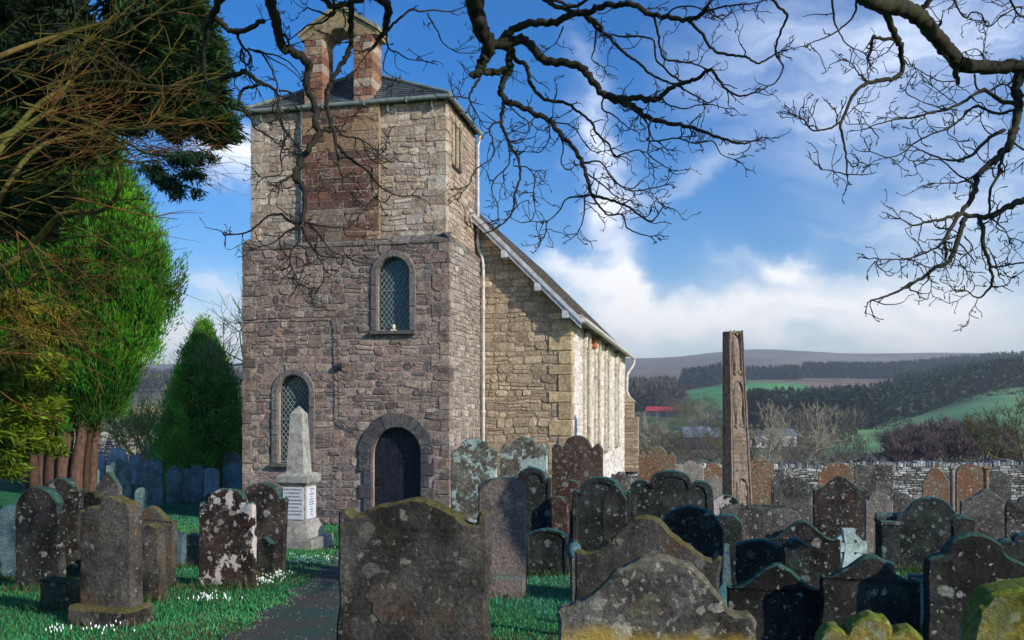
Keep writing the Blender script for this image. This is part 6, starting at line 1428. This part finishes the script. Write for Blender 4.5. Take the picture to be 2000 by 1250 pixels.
def tufts(blobs, d, n_t, n_l, base, L=.10, Wd=.016, rt=.11, droop=-.25, ds=.9):
    ar = np.array([b_[2]*b_[3] for b_ in blobs], float); ar /= ar.sum()
    for bi, (px, py, rx, ry) in enumerate(blobs):
        n = int(n_t*ar[bi]); s_ = d/F; dr = rng.normal(0, 1, (n, 3)); dr /= np.linalg.norm(dr, axis=1, keepdims=True)
        c = P(px, py, d)+dr*np.array([rx*s_, rx*s_*ds, ry*s_])*rng.uniform(.2, 1, (n, 1))**.5
        q = np.repeat(c, n_l, 0); of = rng.normal(0, 1, (n*n_l, 3)); of /= np.linalg.norm(of, axis=1, keepdims=True); of *= rng.uniform(.1, 1, (n*n_l, 1))*rt*np.array([1.2, 1.2, .7])
        ax = of/rt+np.repeat(rng.normal(0, .5, (n, 3))+np.array([.4, 0, droop]), n_l, 0)
        cl = np.array(base)*np.repeat(rng.uniform(.5, 1.5, n), n_l)[:, None]*rng.uniform(.7, 1.3, (n*n_l, 1))
        leaf_quads(q+of-inv, ax, rng.uniform(.7, 1.4, n*n_l)*L, rng.uniform(.7, 1.3, n*n_l)*Wd, cl, mb)
tufts([(330, 60, 95, 75), (400, 130, 45, 70), (405, 215, 58, 62), (360, 150, 60, 90), (340, 235, 40, 40), (430, 255, 38, 28)], 9.2, 900, 60, (.018, .055, .012))
tufts([(60, 20, 110, 60), (190, 95, 70, 40), (300, 110, 90, 90), (120, 130, 120, 60), (230, 190, 110, 60), (330, 190, 70, 60), (290, 10, 90, 50), (10, 90, 60, 60)], 10.6, 1500, 40, (.012, .028, .008), L=.14, Wd=.03, rt=.16)  # inner needles behind the twigs, shade painted into their darker green
tufts([(60, 250, 130, 110), (180, 250, 70, 50), (40, 400, 90, 80)], 11.2, 420, 40, (.03, .06, .008), L=.14, Wd=.03, rt=.16)
tufts([(355, 315, 42, 8), (320, 345, 26, 8), (378, 345, 22, 10), (345, 375, 14, 14), (400, 305, 18, 8), (295, 330, 24, 6), (385, 375, 9, 9), (335, 360, 30, 8)], 8.6, 85, 34, (.02, .06, .03), L=.08, Wd=.014, rt=.08, droop=-.6)
tufts([(70, 655, 50, 26), (30, 600, 50, 40), (120, 610, 30, 14), (10, 690, 50, 30)], 8.9, 120, 36, (.16, .15, .012), L=.085, Wd=.013, rt=.11, droop=-.7)
tufts([(30, 840, 50, 50), (75, 800, 40, 40), (20, 760, 60, 60), (100, 870, 25, 20), (10, 900, 40, 40), (60, 720, 60, 40)], 11.5, 420, 50, (.13, .20, .012), L=.12, Wd=.022, rt=.13, droop=-.1)
mb.build('needles', lmd, yt)
mb = MB()
for k in range(60):                     # the fine bare ends showing against the sky
    p0 = P(random.uniform(230, 330), random.uniform(270, 320), 8.7); arc(p0, random.uniform(-.7, .3), random.uniform(.3, .8), random.uniform(-.5, .5), .0045, 1, (.35, .3, .35))
mb.build('twigs', tw_o, yt)
# ------------------------------------------------------------ WOODS ON THE HILLS
con = leafmat('conifer_wood', 0); dec = leafmat('bare_wood', 0)
def wood(name, label, pts_fn, n, h, kind, base, mat, seed):
    r2 = np.random.default_rng(seed); mb = MB(); k = 0; tr = 0
    while k < n and tr < n*20:
        tr += 1; px, d = pts_fn(r2)
        if px is None: continue
        x = (px-1000)/F*d; z = gz(x, d); hh = h*r2.uniform(.75, 1.15); tone = np.array(base)*r2.uniform(.8, 1.2); k += 1
        if kind == 'cone':
            m_ = 44; t_ = r2.uniform(0, 1, m_)**.8; rb = hh*r2.uniform(.17, .25)*(1-t_)**.75*r2.uniform(.55, 1.1, m_); an = r2.uniform(0, 6.28, m_)
            C_ = np.column_stack([x+rb*np.cos(an), d+rb*np.sin(an), z+hh*(.06+.88*t_)])
            leaf_quads(C_, np.column_stack([np.cos(an), np.sin(an), np.full(m_, .35)])+r2.normal(0, .3, (m_, 3)), hh*(.34-.22*t_), hh*(.15-.09*t_), tone*r2.uniform(.8, 1.2, (m_, 1)), mb)
            mb.tube([(x, d, z-.5), (x, d, z+hh)], [.35, .1], 4, 0, tone*.8)
        else:
            c = r2.normal(0, 1, (46, 3)); c /= np.linalg.norm(c, axis=1, keepdims=True); C_ = c*np.array([.36, .36, .42])*hh*r2.uniform(.5, 1, (46, 1))+np.array([x, d, z+hh*.55])
            leaf_quads(C_, c+np.array([0, 0, .8]), np.full(46, hh*.34), np.full(46, hh*.05), np.tile(tone, (46, 1))*r2.uniform(.6, 1.4, (46, 1)), mb)
            mb.tube([(x, d, z-.5), (x, d, z+hh*.6)], [.3, .12], 4, 0, tone)
    mb.build(name, mat, None, label, 'wood', kind='stuff')
def between(px0, px1, fn): return lambda r: (lambda p: (p, r.uniform(*fn(p))))(r.uniform(px0, px1))
def ip(p, xs, ys_): return float(np.interp(p, xs, ys_))
CG = (.020, .048, .026)
wood('conifer_wood', 'dark conifer belt across the hillside above the right-hand field', between(1462, 2160, lambda p: (ip(p, [1460, 1600, 1660, 1750, 2000, 2150], [380, 350, 345, 395, 462, 470]), ip(p, [1460, 1560, 1700, 1780, 2000, 2150], [430, 430, 480, 640, 700, 700]))), 2300, 15.5, 'cone', CG, con, 1)
wood('conifer_wood', 'far conifer plantation along the skyline at right', between(1568, 2250, lambda p: (940-(p-1568)*.15, 1010+(p-1568)*.55)), 2600, 16, 'cone', (.016, .036, .032), con, 2)
wood('conifer_wood', 'small dark conifer clump on the moor edge left of the cross shaft', between(1332, 1408, lambda p: (760, 880)), 200, 18, 'cone', (.014, .03, .025), con, 3)
wood('conifer_wood', 'narrow far conifer strip just right of the cross shaft', between(1408, 1562, lambda p: (880, 960)), 230, 14, 'cone', (.014, .03, .028), con, 4)
wood('conifer_wood', 'distant conifer clump above the brown wood beside the nave', between(1236, 1308, lambda p: (700, 780)), 130, 15, 'cone', (.014, .03, .025), con, 5)
wood('bare_wood', 'brown leafless wood on the slope beside the nave corner', between(1195, 1322, lambda p: (480, 600)), 190, 17, 'dec', (.085, .07, .055), dec, 6)
wood('bare_wood', 'grey-brown leafless trees below the conifer belt', between(1500, 1680, lambda p: (300, 350)), 90, 10, 'dec', (.10, .085, .06), dec, 7)
wood('bare_wood', 'leafless wood on the far hillside left of the church', between(130, 470, lambda p: (560, 800)), 420, 14, 'dec', (.06, .06, .06), dec, 8)
wood('hedgerow', 'scrubby hedgerow and bushes along the valley floor', between(1230, 1760, lambda p: (232, 300)), 60, 4, 'dec', (.11, .095, .06), dec, 9)
mb = MB(); r2 = np.random.default_rng(12)
for k in range(420):
    px = r2.uniform(1640, 2060); d = r2.uniform(ip(px, [1640, 2060], [330, 330]), 445); x = (px-1000)/F*d; z = gz(x, d)
    if vnoise(x, d, .03, 8) < .42: continue
    c = r2.normal(0, 1, (7, 3)); leaf_quads(np.array([x, d, z+.35])+c*np.array([.9, .5, .2]), c*.6+np.array([0, 0, .7]), np.full(7, 1.1), np.full(7, .6), np.tile((.035, .05, .035), (7, 1)), mb)
mb.build('rush_tufts', dec, None, 'dark rush tufts scattered over the green slope', 'rushes', kind='stuff')
# ------------------------------------------------------------ FARM BUILDINGS
def shed(name, px0, px1, d, hw, hr, wm, rm, label, cat='barn', depth=9, doors=2, yaw=0.0):
    x0, x1 = (px0-1000)/F*d, (px1-1000)/F*d; xm = (x0+x1)/2; w = (x1-x0); z = gz(xm, d); t = empty(name, (xm, d, z), yaw, label, cat)
    mb = MB(); V = [(-w/2, 0, -2), (w/2, 0, -2), (w/2, 0, hw), (-w/2, 0, hw), (-w/2, depth, -2), (w/2, depth, -2), (w/2, depth, hw), (-w/2, depth, hw), (-w/2, depth/2, hr-.1), (w/2, depth/2, hr-.1)]
    mb.add(V, [(0, 1, 2, 3), (5, 4, 7, 6), (1, 5, 6, 9, 2), (4, 0, 3, 8, 7)], 0); mb.build('walls', wm, t)
    mb = MB(); o_ = .4; V = [(-w/2-o_, -o_, hw-.15), (w/2+o_, -o_, hw-.15), (w/2+o_, depth/2, hr), (-w/2-o_, depth/2, hr), (-w/2-o_, depth+o_, hw-.15), (w/2+o_, depth+o_, hw-.15)]
    V += [(a, b_, c_+.15) for a, b_, c_ in V]
    mb.add(V, [(6, 7, 8, 9), (9, 8, 11, 10), (0, 3, 2, 1), (3, 4, 5, 2), (0, 1, 7, 6), (5, 4, 10, 11), (1, 2, 8, 7), (2, 5, 11, 8), (0, 6, 9, 3), (3, 9, 10, 4)], 0); mb.build('roof', rm, t)
    for k in range(doors):
        mb = MB(); mb.box((-w/2+w*(k+.5)/doors, -.04, hw*.42), (w/doors*.34, .06, hw*.6), 0, (1, 1, 1)); mb.build('door' if k else 'window', M['darksheet'], t)
shed('red_barn', 1262, 1326, 440, 2.9, 5.0, M['darksheet'], M['redsheet'], 'dark barn with a red sheet roof at the foot of the brown wood', depth=14, yaw=-.25)
shed('farm_shed', 1338, 1404, 235, 3.4, 5.8, M['darksheet'], M['bluesheet'], 'long low shed with a blue-grey roof left of the cross shaft', depth=12, yaw=-.1)
shed('farm_building', 1444, 1500, 250, 3.6, 4.6, M['whitewall'], M['bluesheet'], 'white farm building with dark openings right of the cross shaft', depth=8, doors=3)
shed('farm_building', 1512, 1556, 258, 3.4, 5.0, M['whitewall'], M['bluesheet'], 'smaller white building behind the pale bare trees, right of the long white one', depth=9, doors=2)
# ------------------------------------------------------------ GRASS, SNOWDROPS
def on_path(x, y):
    yy_ = np.clip(y, pl[0, 1], pl[-1, 1]); a = np.interp(yy_, pl[:, 1], pl[:, 0]); b_ = np.interp(yy_, pr[:, 1], pr[:, 0]); w_ = .05*np.sin(y*9.1)+.05*np.sin(y*23.7+1)+.04*np.sin(y*41); return (x > a+.06+w_) & (x < b_-.06-w_) & (y < 19.8)
n = 260000; y = 3.2*(26/3.2)**rng.uniform(0, 1, n); px = rng.uniform(-120, 2120, n); px = np.where((px > 1200) & (y > 13), px-1200, px); x = (px-1000)/F*y
k = ~on_path(x, y); x, y = x[k], y[k]; n = len(x); z = near_h(x, y)
hgt = rng.uniform(.014, .045, n)*(.7+.6*vnoise(x, y, 1.7, 3)); wd = rng.uniform(.003, .006, n)*(1+y*.07); an = rng.uniform(0, 6.28, n); ln = rng.normal(0, .35, (n, 2))*hgt[:, None]
V = np.stack([np.column_stack([x-wd*np.cos(an), y-wd*np.sin(an), z-.005]), np.column_stack([x+wd*np.cos(an), y+wd*np.sin(an), z-.005]), np.column_stack([x+ln[:, 0], y+ln[:, 1], z+hgt])], 1).reshape(-1, 3)
tone = rng.uniform(.6, 1.4, n)[:, None]*np.array([.05, .33, .12]); tone[:, 0] *= rng.uniform(.6, 2.2, n)
dry = rng.uniform(0, 1, n) < .08+.35*smn((vnoise(x, y, 1.3, 12)-.62)*5); tone[dry] = np.array([.14, .13, .06])*rng.uniform(.5, 1.2, (dry.sum(), 1)); patch = vnoise(x, y, .8, 6); tone *= (.75+.5*patch)[:, None]; tone[:, 2] *= 1+.7*smn((vnoise(x, y, .5, 9)-.5)*4)
mb = MB(); mb.add(V, np.arange(3*n).reshape(-1, 3), 0, np.repeat(tone, 3, 0)); gm = leafmat('grass_blades', .3)
mb.build('grass', gm, None, 'short green grass between the graves and the path', 'grass', kind='stuff')
A_, B_, D_ = [], [], []
for row in GS:
    if row[3] > 16: continue
    dd = row[3]; x0_, x1_ = (row[0]-1000)/F*dd, (row[1]-1000)/F*dd; k = int(420*(x1_-x0_))+60
    xx = rng.uniform(x0_-.05, x1_+.05, k); yy_ = dd+rng.normal(-.09, .05, k); A_.append(np.column_stack([xx, yy_]))
A_ = np.concatenate(A_); n = len(A_); x, y = A_[:, 0], A_[:, 1]; z = near_h(x, y); hgt = rng.uniform(.04, .12, n); wd = rng.uniform(.003, .006, n)*(1+y*.05); an = rng.uniform(0, 6.28, n); ln = rng.normal(0, .4, (n, 2))*hgt[:, None]
V = np.stack([np.column_stack([x-wd*np.cos(an), y-wd*np.sin(an), z-.005]), np.column_stack([x+wd*np.cos(an), y+wd*np.sin(an), z-.005]), np.column_stack([x+ln[:, 0], y+ln[:, 1], z+hgt])], 1).reshape(-1, 3)
tone = rng.uniform(.5, 1.4, n)[:, None]*np.array([.05, .15, .05]); dry = rng.uniform(0, 1, n) < .3; tone[dry] = np.array([.22, .19, .09])*rng.uniform(.5, 1.1, (dry.sum(), 1))
mb = MB(); mb.add(V, np.arange(3*n).reshape(-1, 3), 0, np.repeat(tone, 3, 0)); mb.build('grass', gm, None, 'longer grass and dry blades round the feet of the stones', 'grass', kind='stuff')
n = 2600; y = rng.uniform(4.6, 19, n); ed = rng.uniform(0, 1, n) < .5; t_ = np.where(ed, np.abs(rng.normal(0, .09, n)), rng.uniform(0, 1, n)); t_ = np.where(rng.uniform(0, 1, n) < .5, t_, 1-t_)
x = np.interp(y, pl[:, 1], pl[:, 0])*(1-t_)+np.interp(y, pr[:, 1], pr[:, 0])*t_; z = near_h(x, y)+.006; mb = MB()
for k in range(n):
    r_ = random.uniform(.004, .014); a = rng.uniform(0, 6.28, 4)+np.arange(4)*0; a = np.sort(a); V = [(x[k]+r_*math.cos(q), y[k]+r_*math.sin(q), z[k]) for q in (0, 1.6, 3.1, 4.7)]+[(x[k], y[k], z[k]+r_*.7)]
    mb.add(V, [(0, 1, 4), (1, 2, 4), (2, 3, 4), (3, 0, 4)], 0, np.array((.14, .125, .105))*random.uniform(.4, 2.0))
mb.build('grit', M['dressed'], None, 'loose grit and leaf crumbs along the dark path', 'grit', kind='stuff')
m, g, b = newmat('snowdrop_petals'); b.inputs['Base Color'].default_value = (.85, .9, .88, 1); M['petal'] = m
SD = [(585, 1100, 70, 13, 120, 'snowdrops beside the path just below the memorial'), (545, 1128, 30, 9, 50, 'snowdrop clump at the foot of the tall brown stone'), (510, 1142, 45, 10, 90, 'snowdrops along the verge right of the white-patched stone'), (402, 1178, 38, 6, 70, 'snowdrops on the open grass left of the path'), (105, 1243, 40, 8, 50, 'snowdrops at the very bottom left of the grass'), (195, 1243, 60, 7, 60, 'snowdrops around the plinth of the rough lower-left stone'), (640, 1095, 14, 4, 12, 'few scattered snowdrops where the path bends'), (440, 1178, 14, 4, 12, 'small snowdrop tuft on its own left of the path'), (665, 1077, 10, 3, 10, 'tiny snowdrop tuft beside the huge foreground stone')]
for (px, py, rx, ry, n, lab) in SD:
    d = 2244/(py-919); x0 = (px-1000)/F*d; g0 = gz(x0, d); sdw = empty('snowdrop_clump', (x0, d, g0), 0, lab, 'snowdrops', 'snowdrop clumps in the grass')
    A, B = MB(), MB()
    for k in range(n):
        if k % 3 == 0 or (py > 1220 and k % 2): continue
        a, r_ = random.uniform(0, 6.28), abs(random.gauss(0, .55)); ppx, ppy = px+rx*r_*math.cos(a), py+ry*r_*math.sin(a)+2; dd = 2244/max(40, ppy-919); xx = (ppx-1000)/F*dd; zz_ = near_h(xx, dd)-g0; h_ = random.uniform(.06, .11)
        q = np.array([xx-x0, dd-d, zz_]); t_ = q+np.array([random.gauss(0, .01), random.gauss(0, .01), h_]); A.tube([q, q*.3+t_*.7, t_+np.array([.008, 0, .0])], .0015, 3, cap=False, color=(.05, .16, .05))
        B.tube([t_+np.array([.008, 0, .003]), t_+np.array([.009, 0, -.006]), t_+np.array([.010, 0, -.02])], [.0015, .006, .003], 5)
    A.build('stems', gm, sdw, kind='stuff'); B.build('flowers', M['petal'], sdw, kind='stuff')
# ------------------------------------------------------------ AIR
bpy.ops.mesh.primitive_cube_add(size=1); hz = bpy.context.object; hz.name = 'haze'; hz.data.name = 'haze'
hz.scale = (15200, 4700, 420); hz.location = (0, 2250, 420/2-200)
m = bpy.data.materials.new('haze'); m.use_nodes = True; m.node_tree.nodes.clear(); g = G(m.node_tree)
pv = g.add('ShaderNodeVolumePrincipled', {'Color': (.86, .94, 1.0, 1), 'Density': .00032, 'Anisotropy': .2}); o = g.add('ShaderNodeOutputMaterial'); g.l.new(pv.outputs[0], o.inputs['Volume'])
hz.data.materials.append(m); hz['kind'] = 'stuff'; hz['label'] = 'thin blue air over the valley'; hz['category'] = 'haze'
